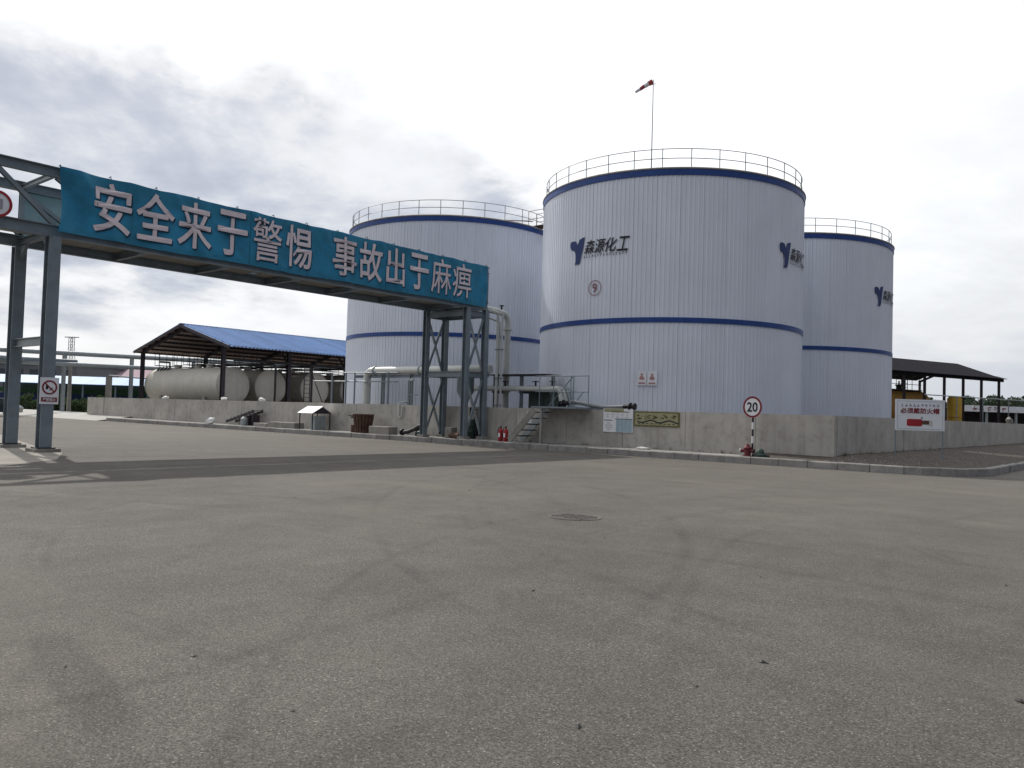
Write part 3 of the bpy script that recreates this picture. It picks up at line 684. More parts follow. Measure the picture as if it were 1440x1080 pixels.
# no-naked-flame sign on the column
ns = at(69.5, 549.5, 0, XF + .19)
sg = thing('prohibition_sign', 'white no open flame sign strapped to the near steel column', 'sign', (XF + .185, ns.y, ns.z), math.pi / 2, local=True)
MB().box((0, 0, 0), (.52, .015, .79)).build('plate', M_white, sg)
MB().lathe((0, -.010, .10), [(.165, -.004), (.165, .004), (.212, .004), (.212, -.004), (.165, -.004)], 36, 'y', caps=False).build('red_ring', M_dred, sg)
MB().bar((-.13, -.013, .23), (.13, -.013, -.03), .036, .006, (0, 1, 0)).build('red_slash', M_dred, sg)
mb = MB().prism([(-.11, -.06), (-.05, -.06), (-.02, .02), (-.06, .09), (-.10, .06)], (0, -.011, .1), (1, 0, 0), (0, 0, 1), (0, 1, 0), .004)
mb.prism([(.0, -.1), (.10, -.02), (.085, .0), (-.015, -.08)], (0, -.011, .1), (1, 0, 0), (0, 0, 1), (0, 1, 0), .004); mb.build('pictogram', M_black, sg)
cp = MB().box((0, -.010, -.26), (.44, .006, .13)).build('caption', M_dred, sg)
flat_text('严禁烟火', (-.18, -.0145, -.305), (1, 0, 0), (0, 0, 1), 'lettering', M_white, sg, .02, 0, .36, .09)

# ------------------------------------------------------------------ pipework behind the wall
pw = thing('process_pipe', 'thick white lagged pipe bending down behind the dike wall', 'pipe', (-33, 30.4, 0))
zc = 3.68; r = .22; pY = 30.25
pts = [(-36.3, pY, .3), (-36.3, pY, 3.25)] + [(-36.3 + .43 * (1 - math.cos(a)), pY, 3.25 + .43 * math.sin(a)) for a in (.4, .8, 1.2, 1.57)] + [(-26.9, pY, zc)]
MB().tube(pts, r, 16).build('pipe', M_pipe, pw, True)
for x in (-35.6, -31.9): MB().lathe((x, pY, zc), [(r + .005, -.04), (r + .05, -.04), (r + .05, .04), (r + .005, .04)], 20, 'x').build('flange', M_steel_l, pw)
for x in (-34.9, -32.6): MB().ibeam((x, pY, .3), (x, pY, zc - r), .16, .16, .02, (1, 0, 0)).build('support', M_steel_l, pw)
MB().ibeam((-37.4, pY, zc - r - .1), (-27, pY, zc - r - .1), .14, .16, .02).build('bearer', M_steel, pw)
p2 = thing('process_pipe', 'pale pipe leaving the bridge end and dropping to the tanks', 'pipe', (XF - .3, 31, 0))
PX_ = XF - .3
pts = [(PX_, YT1 - .2, 6.62), (PX_, 30.6, 6.5)] + [(PX_, 30.6 + .42 * math.sin(a), 6.06 + .44 * math.cos(a)) for a in (.4, .8, 1.2, 1.57)] + [(PX_, 31.02, .3)]
MB().tube(pts, .16, 14).build('pipe', M_pipe, p2, True)
for z in (5.7, 2.6): MB().lathe((PX_, 31.02, z), [(.165, -.03), (.25, -.03), (.25, .03), (.165, .03)], 18).build('flange', M_pipe, p2)
vlv = MB().tube([(PX_, 30.5, 6.6), (PX_, 30.5, 6.85)], .05, 8).build('valve', M_dark, p2); MB().ring((PX_, 30.5), .12, .02, 16, 5, z=6.86).build('handwheel', M_dark, vlv)
MB().tube([(PX_ - .45, 30.9, .3), (PX_ - .45, 30.9, 6.1), (PX_ - .45, 29.6, 6.3)], .07, 10).build('drain_pipe', M_pipe, p2, True)
# low pipe rack between tower and stairs
lr = thing('pipe_rack', 'low steel pipe rack with grating between the tower and the stairs', 'pipe rack', (-24.6, 30.6, 0))
for x in (-26.6, -24.9, -23.0):
    MB().ibeam((x, 30.3, .3), (x, 30.3, 3.35), .13, .13, .02, (1, 0, 0)).build('post', M_steel, lr)
    MB().ibeam((x, 30.1, 2.55), (x, 31.0, 2.55), .1, .12, .02).build('bracket', M_steel, lr)
for dy, z, r in ((0, 2.72, .13), (.35, 2.7, .09), (.65, 2.74, .11)): MB().tube([(-28.8, 30.25 + dy, z), (-22.6, 30.25 + dy, z), (-22.45, 30.25 + dy, z - .5), (-22.45, 30.25 + dy, .3)], r, 12).build('pipe', M_pipe if dy < .5 else M_steel_l, lr, True)
MB().span((-26.9, 30.0, 3.36), (-23.2, 31.2, 3.41)).build('grating', M_dark, lr)
for x in (-25.9, -24.0, -23.0):
    v = MB().tube([(x, 30.25, 2.8), (x, 30.25, 3.05)], .045, 8).build('valve', M_dark, lr); MB().ring((x, 30.25), .14, .02, 18, 5, z=3.06).build('handwheel', M_dark, v)
gp_ = thing('pump_cabinet', 'dark green pump cabinet behind the wall beside the stairs', 'cabinet', (-24.2, 31.7, 0))
MB().span((-25.3, 31.35, .25), (-22.6, 32.0, 2.6)).build('body', mat('grey green paint', (.10, .135, .12), .6, 0, .2, 2, grime=.3), gp_)
MB().span((-25.4, 31.3, 2.6), (-22.5, 32.1, 2.68)).build('top', M_dark, gp_)
for x in (-24.7, -23.8, -23.0): MB().span((x - .35, 31.32, .5), (x + .35, 31.347, 2.4)).build('door', MATS['grey green paint'], gp_)
# tall thin pole lamp lines in front of the left tank
dr = thing('drip_line', 'thin grey pipe rail on posts in front of the left tank', 'pipe', (-38, 30.1, 0))
for x in (-39.2, -37.9, -37.1, -34.2): MB().tube([(x, 30.0, .3), (x, 30.0, 3.6)], .05, 8).build('post', M_steel, dr)
for z in (3.55, 3.05): MB().tube([(-41, 30.0, z + .05), (-33.4, 30.0, z)], .035, 6).build('rail', M_steel, dr)
ey = thing('eyewash_stand', 'slim pipe stand with small dish and looped hose over the wall', 'pipe stand', (-32.4, 29.8, 0))
MB().tube([(-32.4, 29.85, .3), (-32.4, 29.85, 3.1), (-32.1, 29.85, 3.25)], .03, 8).build('stem', M_steel, ey)
MB().lathe((-32.1, 29.85, 3.1), [(.16, .0), (.1, .08), (.03, .14)], 14).build('dish', M_steel_l, ey)
MB().tube([(-32.4, 29.85, 2.35), (-31.6, 29.85, 2.35)], .025, 6).build('arm', M_steel, ey)
MB().tube([(-32.4, 29.85, 1.95), (-32.42, 29.22, 1.9), (-32.42, 29.2, 1.25), (-32.3, 29.18, 1.1), (-32.15, 29.2, 1.2), (-32.1, 29.2, 1.75)], .04, 8).build('hose', M_pipe, ey, True)
# tower contents
gd = thing('drum', 'dark green drum standing inside the braced tower', 'drum', (at(661, 600, 1, 28.95).x, 28.95, .24), local=True)
MB().lathe((0, 0, 0), [(.30, 0), (.30, .3), (.315, .32), (.30, .34), (.30, .6), (.315, .62), (.30, .64), (.30, .92), (.27, .93), (0, .93)], 24).build('body', M_dgreen, gd, True)
MB().tube([(0, 0, .93), (0, 0, 1.5)], .05, 10).build('pump_stem', M_dark, gd); MB().lathe((0, 0, 1.5), [(.05, 0), (.13, .03), (.13, .2), (.04, .24)], 14).build('pump_head', M_white, gd)
pu = thing('valve_assembly', 'blue grey hopper with valves hanging inside the tower', 'hopper', (-27.2, 28.8, 1.4), local=True)
MB().lathe((0, 0, 0), [(.08, .2), (.08, .5), (.42, 1.1), (.42, 1.9), (.1, 1.95)], 20).build('body', M_steel, pu, True)
MB().tube([(0, 0, -1.1), (0, 0, .25)], .06, 8).build('outlet', M_steel_l, pu); MB().ring((0, 0), .15, .02, 18, 5, z=.15).build('handwheel', M_dark, pu)

cx_ = at(668, 600, 1, 29.1).x
pc = thing('dark_opening_box', 'black stand-in for the dark opening, low behind the tower legs', 'pump', (cx_, 29.1, PZ0), local=True)  # black box added to stand in for the dark opening between the legs
MB().box((0, 0, .35), (.5, .3, .7)).build('casing', M_black, pc); MB().tube([(0, 0, .7), (0, 0, 1.25), (-.3, 0, 1.25)], .07, 8).build('riser', M_dark, pc); MB().ring((0, 0), .13, .02, 16, 5, z=1.4).build('handwheel', M_dark, pc)
rz_ = thing('riser_pipes', 'pair of slim pale riser pipes beside the tower leg', 'pipe', (-26.0, 29.75, 0))
for x, y, rr_ in ((-26.05, 29.75, .07), (-25.8, 29.8, .05)):
    MB().tube([(x, y, .3), (x, y, 6.3), (x - .4, y - .4, 6.5)], rr_, 8).build('pipe', M_pipe, rz_, True)
    for z in (1.9, 3.2, 4.6): MB().lathe((x, y, z), [(rr_, -.02), (rr_ + .05, -.02), (rr_ + .05, .02), (rr_, .02)], 12).build('clamp', M_steel, rz_)
# ------------------------------------------------------------------ stairs and platform
st = thing('steel_stairs', 'concrete coloured steel stairs and railed platform climbing over the dike wall', 'stairs', (-22.5, 28.6, 0))
for i in range(5):
    x = -23.3 + i * .27; z = .50 + i * .27
    MB().span((x - .15, 28.15, z), (x + .17, 28.98, z + .045)).build('tread', M_dark, st)
for yy in (28.12, 29.0):
    MB().bar((-23.75, yy, .30), (-22.35, yy, 1.72), .05, .28, (0, 0, 1)).build('stringer', M_slab if yy < 28.5 else M_steel_l, st)
MB().span((-22.55, 28.12, 1.80), (-20.1, 30.4, 1.87)).build('platform', M_steel, st)
for x in (-22.0, -20.2):
    MB().box((x, 28.2, (1.8 + .24) / 2), (.1, .1, 1.56)).build('prop', M_slab if x < -21 else M_steel_l, st) if x < -21 else None
for x in (-22.85, -22.05, -21.1, -20.95, -20.15): MB().tube([(x, 29.1, 1.86), (x, 29.1, 3.25)], .022, 6).build('railing_post', M_steel, st)
for z in (2.55, 3.25): MB().tube([(-23.1, 29.1, z), (-20.15, 29.1, z)], .024, 6).build('rail', M_steel, st)
MB().tube([(-22.45, 29.3, 1.9), (-21.15, 29.3, 3.22)], .026, 6).build('handrail', M_steel, st)
MB().tube([(-21.5, 29.9, 2.0), (-20.95, 29.9, 2.6)], .022, 6).build('handrail', M_steel, st)
hs = thing('transfer_hose', 'silver grey flexible hose with black flanged ends lying on the wall top', 'hose', (-20, 29.4, 1.8))
hp = [(-21.55, 29.25, 2.03), (-21.1, 29.25, 2.10), (-20.6, 29.25, 2.06), (-20.1, 29.28, 1.96), (-19.6, 29.34, 1.90), (-19.1, 29.38, 1.91), (-18.6, 29.36, 1.94), (-18.2, 29.35, 1.95)]
MB().tube(hp, .09, 12).build('hose_body', mat('grey hose', (.16, .17, .18), .3, .2, .15, 5, spec=.6), hs, True)
for p, q in ((hp[0], hp[1]), (hp[-1], hp[-2])):
    d = (Vector(p) - Vector(q)).normalized(); p = Vector(p)
    for t, r in ((0, .17), (.12, .10), (.2, .15)): MB().tube([p + d * t, p + d * (t + .05)], r, 14).build('flange', M_black, hs)
    MB().tube([p - d * .3, p + d * .2], .1, 12).build('coupling', M_black, hs)

# ------------------------------------------------------------------ boards on the front wall
b1 = thing('notice_board', 'white notice board with a pale blue table, fixed to the wall', 'notice board', (-18.72, WY - .03, 1.36), local=True)
MB().box((0, 0, 0), (1.47, .03, 1.0)).build('plate', M_white, b1)
MB().box((-.2, -.018, .42), (.98, .006, .14)).build('yellow_heading', M_yellowgreen, b1); MB().box((.1, -.023, .36), (.9, .004, .035)).build('heading_rule', M_olive, b1)
MB().box((.31, -.018, -.22), (.80, .006, .52)).build('blue_table', M_bluesign, b1); MB().box((.29, -.018, .06), (.85, .006, .03)).build('rule', M_ink, b1)
MB().box((-.48, -.018, .0), (.42, .006, .03)).build('rule', M_ink, b1)
rr = random.Random(9); mb = MB()
for i in range(4):
    for j in range(6): mb.box((.02 + i * .19 + rr.uniform(-.01, .01), -.023, -.42 + j * .08), (rr.uniform(.05, .12), .004, .025))
mb.build('table_lines', M_greyink, b1)['kind'] = 'stuff'
mb = MB()
for i in range(5):
    for j in range(2): mb.box((-.5 + i * .24 + rr.uniform(-.02, .02), -.023, .14 + j * .1), (rr.uniform(.08, .17), .004, .02))
for j in range(4): mb.box((-.45, -.023, -.12 - j * .09), (rr.uniform(.15, .35), .004, .02))
mb.build('text_lines', M_greyink, b1)['kind'] = 'stuff'
b2 = thing('notice_board', 'long olive green notice board with faded panels, fixed to the wall', 'notice board', (-16.88, WY - .03, 1.46), local=True)
MB().box((0, 0, 0), (2.1, .03, .60)).build('plate', M_olive, b2); MB().box((0, -.018, 0), (1.98, .006, .50)).build('yellow_field', M_yellowgreen, b2)
mb = MB(); rr = random.Random(21)
for i in range(5):
    cx = -.78 + i * .39
    for k in range(7): mb.box((cx + rr.uniform(-.13, .13), -.024, rr.uniform(.0, .17)), (rr.uniform(.03, .16), .006, rr.uniform(.02, .05)))
mb.build('faded_pictures', M_olive, b2)['kind'] = 'stuff'
mb = MB()
for i in range(14): x = -.88 + i * .135; mb.bar((x, -.024, -.10 - .05 * math.sin(i)), (x + .13, -.024, -.10 - .05 * math.sin(i + 1)), .006, .05)
for i in range(9): mb.box((-.8 + i * .2, -.024, -.19), (.11, .006, .025))
mb.build('faded_script', M_ink, b2)['kind'] = 'stuff'
pn = thing('paper_notice', 'small white paper notice on the wall next to the stairs', 'notice', (-23.55, WY - .02, 1.35), local=True)
MB().box((0, 0, 0), (.3, .012, .52)).build('sheet', M_white, pn); mb = MB()
for j in range(5): mb.box((0, -.009, .17 - j * .085), (.2, .004, .02))
mb.build('text_lines', M_greyink, pn)['kind'] = 'stuff'

# ------------------------------------------------------------------ speed limit sign with hydrant
sp = (-12.2, 28.0, vz(-12.2, 28.0))
ss = thing('speed_sign', 'round white 20 speed limit sign with red rim on a striped pole', 'sign', (sp[0], sp[1], .22), R_(-9), local=True)
segs = 6; Hp = 1.5
for i in range(segs): MB().tube([(0, 0, Hp * i / segs), (0, 0, Hp * (i + 1) / segs)], .035, 10).build('pole_band', M_white if i % 2 == 0 else M_dark, ss, True)
zc = 1.80
MB().lathe((0, -.04, zc), [(0, -.008), (.33, -.008), (.33, .008), (0, .008)], 40, 'y').build('plate', M_white, ss)
MB().lathe((0, -.05, zc), [(.315, -.006), (.315, .006), (.385, .006), (.385, -.006), (.315, -.006)], 40, 'y', caps=False).build('red_rim', M_dred, ss)
flat_text('20', (-.215, -.056, zc - .175), (1, 0, 0), (0, 0, 1), 'number', M_black, ss, .018, 0, .43, .35)
hy = thing('fire_hydrant', 'small red fire hydrant at the foot of the speed limit sign', 'hydrant', (-12.32, 27.86, .22), local=True)
MB().lathe((0, 0, 0), [(.17, 0), (.17, .04), (.11, .06), (.11, .28), (.15, .30), (.15, .34), (.10, .38), (.06, .46), (0, .48)], 18).build('body', mat('old red paint', (.13, .02, .026), .6, 0, .35, 8, grime=.4), hy, True)
for s in (-1, 1): MB().tube([(s * .1, 0, .22), (s * .24, -.02, .22)], .06, 10).build('outlet', MATS['old red paint'], hy); MB().tube([(s * .24, -.02, .22), (s * .27, -.02, .22)], .075, 10).build('cap', M_white if s < 0 else M_dark, hy)
hb = thing('valve_box', 'dark green valve lump beside the red hydrant', 'valve', (-11.86, 27.92, .22), local=True)
MB().lathe((0, 0, 0), [(.22, 0), (.22, .12), (.13, .14), (.12, .26), (.06, .32), (0, .33)], 12).build('body', M_dgreen, hb, True)
MB().tube([(-.3, 0, .06), (.3, .02, .06)], .055, 8).build('pipe', M_dark, hb)

# ------------------------------------------------------------------ fire cap notice on two posts
hc = D(1293.5, 28.9); hz = vz(hc.x, hc.y)
hn = thing('warning_board', 'white board on two posts with red characters and a red fire cap picture', 'sign', (hc.x, hc.y, hz), YAW, local=True)
BW, BH, bz = 1.75, 1.10, 1.90 - hz
for s in (-1, 1): MB().tube([(s * .84, .05, -.05), (s * .84, .05, bz + .5)], .021, 8).build('post', M_steel, hn)
MB().box((0, 0, bz), (BW, .03, BH)).build('plate', M_white, hn)
mb = MB()
for s in (-1, 1): mb.box((s * (BW / 2 - .07), -.018, bz), (.012, .006, BH - .14)); mb.box((0, -.018, bz + s * (BH / 2 - .06)), (BW - .14, .006, .012))
mb.build('border_line', M_bluesign, hn)
flat_text('必须戴防火帽', (-.70, -.019, bz + .05), (1, 0, 0), (0, 0, 1), 'lettering', M_dred, hn, .03, 0, 1.38, .20)
mb = MB(); rr = random.Random(31)
for i in range(10):
    for k in range(3): mb.box((-.63 + i * .14 + rr.uniform(-.02, .02), -.018, bz + .33 + rr.uniform(-.03, .05)), (rr.uniform(.03, .09), .006, .018))
    mb.box((-.63 + i * .14, -.018, bz + .35), (.018, .006, rr.uniform(.06, .12)))
mb.build('faded_lettering', M_greyink, hn)['kind'] = 'stuff'
def rpoly(w, h, n=6, r=.06):
    out = []
    for cx, cz, a0 in ((w / 2 - r, h / 2 - r, 0), (-w / 2 + r, h / 2 - r, 90), (-w / 2 + r, -h / 2 + r, 180), (w / 2 - r, -h / 2 + r, 270)):
        for k in range(n + 1): a = R_(a0 + 90 * k / n); out.append((cx + r * math.cos(a), cz + r * math.sin(a)))
    return out
MB().prism(rpoly(.54, .25), (-.2, -.016, bz - .27), (1, 0, 0), (0, 0, 1), (0, -1, 0), .008).build('picture_body', M_red, hn)
MB().prism(rpoly(.30, .14, r=.02), (.2, -.016, bz - .26), (1, 0, 0), (0, 0, 1), (0, -1, 0), .006).build('picture_neck', M_rust, hn)
MB().prism(rpoly(.12, .2, r=.05), (.38, -.016, bz - .28), (1, 0, 0), (0, 0, 1), (0, -1, 0), .009).build('picture_clamp', M_beige, hn)
MB().prism(rpoly(.06, .08, r=.02), (.06, -.016, bz - .10), (1, 0, 0), (0, 0, 1), (0, -1, 0), .006).build('picture_ring', M_greyink, hn)

# ------------------------------------------------------------------ small things along the pavement
PZ = KZ - .012
def ext(x, y, label):
    t = thing('fire_extinguisher', label, 'extinguisher', (x, y, PZ), local=True)
    MB().lathe((0, 0, 0), [(.10, 0), (.11, .02), (.11, .45), (.09, .53), (.04, .57), (.035, .6)], 18).build('body', M_red, t, True)
    MB().lathe((0, 0, .6), [(.035, 0), (.045, .02), (.04, .07), (.01, .08)], 10).build('valve', M_black, t)
    MB().tube([(0, 0, .66), (.09, -.06, .70)], .014, 6).build('handle', M_black, t)
    MB().tube([(0, .0, .64), (-.1, -.05, .6), (-.13, -.06, .4), (-.12, -.05, .2)], .014, 6).build('hose', M_black, t)
    MB().box((0, -.105, .28), (.09, .02, .18)).build('label_plate', M_white, t); return t
ext(-24.33, 28.2, 'red fire extinguisher next to the stairs, on the tower side'); ext(-23.98, 28.15, 'red fire extinguisher next to the stairs, right against the first tread')
sh = thing('valve_shelter', 'tiny open shelter with white sloping roof on thin posts by the wall', 'shelter', (-38.7, 28.5, PZ))
x0, x1, y0, y1 = -39.35, -38.05, 27.85, 29.15; ze, zr = 1.16, 1.55
for x in (x0 + .05, x1 - .05):
    for y in (y0 + .05, y1 - .05): MB().box((x, y, (PZ + ze) / 2), (.05, .05, ze - PZ)).build('post', M_dark, sh)
ym = (y0 + y1) / 2
for ya, yb in ((y0 - .05, ym), (y1 + .05, ym)):
    MB().add([(x0 - .06, ya, ze), (x1 + .06, ya, ze), (x1 + .06, yb, zr), (x0 - .06, yb, zr), (x0 - .06, ya, ze + .03), (x1 + .06, ya, ze + .03), (x1 + .06, yb, zr + .03), (x0 - .06, yb, zr + .03)],
             [(0, 1, 2, 3), (4, 5, 6, 7), (0, 1, 5, 4), (1, 2, 6, 5), (2, 3, 7, 6), (3, 0, 4, 7)]).build('roof_sheet', M_white, sh)
MB().prism([(y0, ze), (y1, ze), (ym, zr)], (x1 - .02, 0, 0), (0, 1, 0), (0, 0, 1), (1, 0, 0), .02).build('gable', M_purlin, sh)
MB().span((x1 - .5, y0 + .25, PZ), (x1 - .1, y1 - .3, 1.0)).build('meter_box', M_steel_l, sh)
tb = thing('rusty_tub', 'rusty brown ribbed steel tub with a black valve arm by the wall', 'tub', (-34.1, 28.25, PZ), local=True)
MB().lathe((0, 0, 0), [(.40, 0), (.44, .5), (.52, 1.0), (.48, 1.0), (.41, .5), (.36, .05), (0, .04)], 28).build('shell', M_rust, tb)
sm = MB().box((0, 0, 0), (.06, .09, 1.0)).mesh('stave', m=M_rust)
for i in range(18): a = 2 * math.pi * i / 18; part_at('stave', sm, tb, ((.46 + .03 * (i % 3 == 0)) * math.cos(a), .46 * math.sin(a), .5), (0, .14, a))
MB().tube([(-.45, -.1, .8), (-.85, -.15, .82)], .05, 8).build('valve_arm', M_dark, tb); MB().ring((-.88, -.15), .12, .03, 16, 5, z=.9).build('handwheel', M_dark, tb)
MB().lathe((-.66, -.1, 0), [(.16, 0), (.16, .4), (.1, .42)], 14).build('side_pot', M_rust, tb)
def block(x, y, d, label, rz=0.0, z=PZ):
    b = MB(); w, l, h = d; c = .02
    b.lathe((0, 0, 0), [(1, 0)], 4) if False else None
    vs = []
    for zz, k in ((0, 0), (h - c, 0), (h, c)):
        for sx, sy in ((-1, -1), (1, -1), (1, 1), (-1, 1)): vs.append((sx * (w / 2 - k), sy * (l / 2 - k), zz))
    b.add(vs, [(0, 3, 2, 1), (8, 9, 10, 11)] + [(i, (i + 1) % 4, 4 + (i + 1) % 4, 4 + i) for i in range(4)] + [(4 + i, 4 + (i + 1) % 4, 8 + (i + 1) % 4, 8 + i) for i in range(4)])
    o = b.build('concrete_block', M_conc2); o.location = (x, y, z); o.rotation_euler.z = rz; return tag(o, label, 'block')
block(-32.2, 28.0, (1.55, .6, .40), 'long pale concrete block lying between the rusty tub and the tower')
block(-27.6, 28.3, (.42, .42, .52), 'square pale concrete block beside the tower legs')
block(-41.3, 28.35, (2.6, .7, .34), 'long low concrete block beside the tiny white roofed shelter', .02)
block(-43.6, 28.4, (1.5, .6, .22), 'flat concrete block at the foot of the dark ramp', -.05)
rb = tag(MB().tube([(-.5, 0, .14), (-.2, .05, .16), (.2, 0, .14), (.55, .06, .15)], [.10, .16, .2, .12], 10).build('stone', M_rust), 'brown boulder shaped lump lying inside the tower foot', 'stone'); rb.location = (-26.95, 28.05, PZ - .02)
hp2 = thing('pipe_fitting', 'black flanged pipe elbow lying on the pavement near the tower', 'pipe fitting', (-30.2, 28.2, PZ), local=True)
MB().tube([(-.75, 0, .14), (-.3, .02, .2), (.1, .05, .34), (.45, .08, .52), (.8, .1, .5)], .1, 10).build('elbow', M_dark, hp2, True)
for p in ((-.75, 0, .16), (.78, .1, .5)): MB().tube([(p[0] - .04, p[1], p[2]), (p[0] + .04, p[1], p[2])], .17, 12).build('flange', M_black, hp2)
MB().tube([(.2, .1, 0), (.3, .1, .5)], .09, 8).build('stand', M_dark, hp2); MB().lathe((.62, .05, 0), [(.26, 0), (.26, .22), (.1, .3)], 12).build('pump_body', M_dgreen, hp2)
rm = thing('timber_ramp', 'dark slatted timber frame leaning on the dike wall', 'frame', (-46.6, 28.7, PZ))
for yy in (28.45, 29.1): MB().bar((-48.0, yy, .42), (-44.9, yy, 1.15), .08, .14).build('rail', M_purlin, rm)
for i in range(8): x = -47.8 + i * .4; z = .42 + (x + 48) * .2355; MB().box((x, 28.78, z + .09), (.2, .75, .035)).build('slat', M_purlin, rm)
for i in range(2): MB().box((-45.6 + i * .5, 28.75, (PZ + .85) / 2), (.1, .5, .62 + i * .12)).build('prop', M_purlin, rm)
ub = thing('metal_can', 'small grey metal can under the leaning timber frame', 'can', (-45.55, 28.2, PZ), local=True)
MB().lathe((0, 0, 0), [(.2, 0), (.2, .42), (.13, .5), (.06, .55), (0, .55)], 16).build('body', M_steel_l, ub, True)
MB().tube([(-.1, 0, .5), (-.06, 0, .66), (.06, 0, .66), (.1, 0, .5)], .015, 6).build('handle', M_dark, ub)
def lump(name, c, d, m, seed):
    bm = bmesh.new(); bmesh.ops.create_icosphere(bm, subdivisions=2, radius=1); r = random.Random(seed)
    for v in bm.verts: v.co *= 1 + r.uniform(-.22, .22); v.co = Vector((v.co.x * d[0], v.co.y * d[1], max(v.co.z, -.45) * d[2] + .45 * d[2]))
    me = bpy.data.meshes.new(name); bm.to_mesh(me); bm.free(); me.materials.append(m); o = bpy.data.objects.new(name, me); col.objects.link(o); o.location = c; return o
bp_ = at(296, 597, 1, 27.55)
tag(lump('plastic_bag', (bp_.x, 27.55, KZ), (.5, .18, .3), M_plastic, 3), 'crumpled white plastic bag lying on the kerb below the blue shed', 'bag').rotation_euler = (0, R_(-14), 0)
for px, w, l in ((233, .8, 'white sack on the wall top below the long beige tank'), (315, .6, 'white sack on the wall top in front of the shed post'), (368, .55, 'flattened white sack on the wall top below the second tank')):
    p = at(px, 560, 1, WY + .14); tag(lump('sack', (p.x, WY + .14, 1.785), (w * .6, .16, .16), M_plastic, px), l, 'sack')
p = at(1420, 596, 0, WX - .14); tag(lump('sack', (WX - .14, p.y, 1.785), (.2, 1.0, .3), M_conc2, 77), 'pale heap lying on the side wall top', 'heap')
p = at(921, 631, 2, PZ); tag(lump('paper_scrap', (-17.0, 28.5, PZ), (.34, .14, .07), M_plastic, 41), 'scrap of white paper on the pavement below the olive board', 'litter')

# ------------------------------------------------------------------ blue roofed tank shed
SX0, SXM, SX1, SY0, SY1 = -66.6, -59.2, -52.1, 30.9, 53.5
ZE, ZR = 5.66, 7.52
sd = thing('tank_shed', 'open shed with blue corrugated gable roof over the beige tanks', 'shed', ((SX0 + SX1) / 2, 42, 0))
def sheet_mesh(w, run, m, n=3, d=.09):
    b = MB(); pr = []
    for i in range(n):
        for u, h in ((0, 0), (.55, 0), (.65, d), (.9, d)): pr.append(((i + u) / n * w, h))
    pr.append((w, 0))
    for t in (0, .012):
        for xx in (0, run):
            for u, h in pr: b.v.append((xx, u, h - t))
    k = len(pr)
    for i in range(k - 1): b.f.append((i, i + 1, k + i + 1, k + i)); b.f.append((2 * k + i, 3 * k + i, 3 * k + i + 1, 2 * k + i + 1))
    b.f += [(0, k, 3 * k, 2 * k), (k - 1, 3 * k - 1, 4 * k - 1, 2 * k - 1)]
    me = b.mesh('roof_sheet', m=m); me.materials.append(M_soffit)
    for p in me.polygons:
        if all(i >= 2 * k for i in p.vertices): p.material_index = 1
    return me
runR = math.hypot(SX1 + .25 - SXM, ZR - ZE); aR = math.atan2(ZR - ZE, SX1 - SXM)
runL = math.hypot(SXM - SX0 + .25, ZR - ZE); sm1 = sheet_mesh(.92, runR, M_roofblue); sm2 = sheet_mesh(.92, runL, M_roofblue)
o_ = OFF[sd.name]; y = SY0; rr = random.Random(8)
while y < SY1:
    part_at('roof_sheet', sm1, sd, (SXM - o_[0], y - o_[1], ZR - o_[2] + rr.uniform(0, .008)), (0, aR, 0))
    part_at('roof_sheet', sm2, sd, (SXM - o_[0], y + .92 - o_[1], ZR - o_[2] + rr.uniform(0, .008)), (0, aR, math.pi)); y += .925
MB().bar((SXM, SY0 - .02, ZR + .045), (SXM, SY1, ZR + .045), .5, .03).build('ridge_cap', M_roofblue, sd)
def roof_z(x): return ZR - (ZR - ZE) * abs(x - SXM) / (SXM - SX0)
for i in range(15):
    x = SX0 + .15 + (SX1 - SX0 - .3) * i / 14; z = roof_z(x) - .12
    MB().bar((x, SY0 + .02, z), (x, SY1, z), .07, .16).build('purlin', M_purlin, sd)
for k in range(5):
    y = SY0 + .35 + k * 5.5
    for xa, xb in ((SX0 + .7, SXM), (SXM, SX1 - .9)):
        MB().ibeam((xa, y, roof_z(xa) - .3), (xb, y, roof_z(xb) - .3), .14, .26, .02).build('rafter', M_purlin, sd)
    for x in (SX0 + .9, SX1 - 1.35):
        MB().ibeam((x, y, .2), (x, y, roof_z(x) - .3), .26, .26, .025, (1, 0, 0)).build('column', M_purlin, sd)
    s = SX1 - 1.35
    if k: MB().bar((s, y, 4.6), (s - 1.4, y, roof_z(s - 1.4) - .35), .1, .12).build('knee_brace', M_purlin, sd)
for x, s in ((SX0, 1), (SX1, -1)): MB().bar((x, SY0, ZE - .1), (SXM, SY0, ZR - .1), .05, .22).build('barge_board', M_purlin, sd)
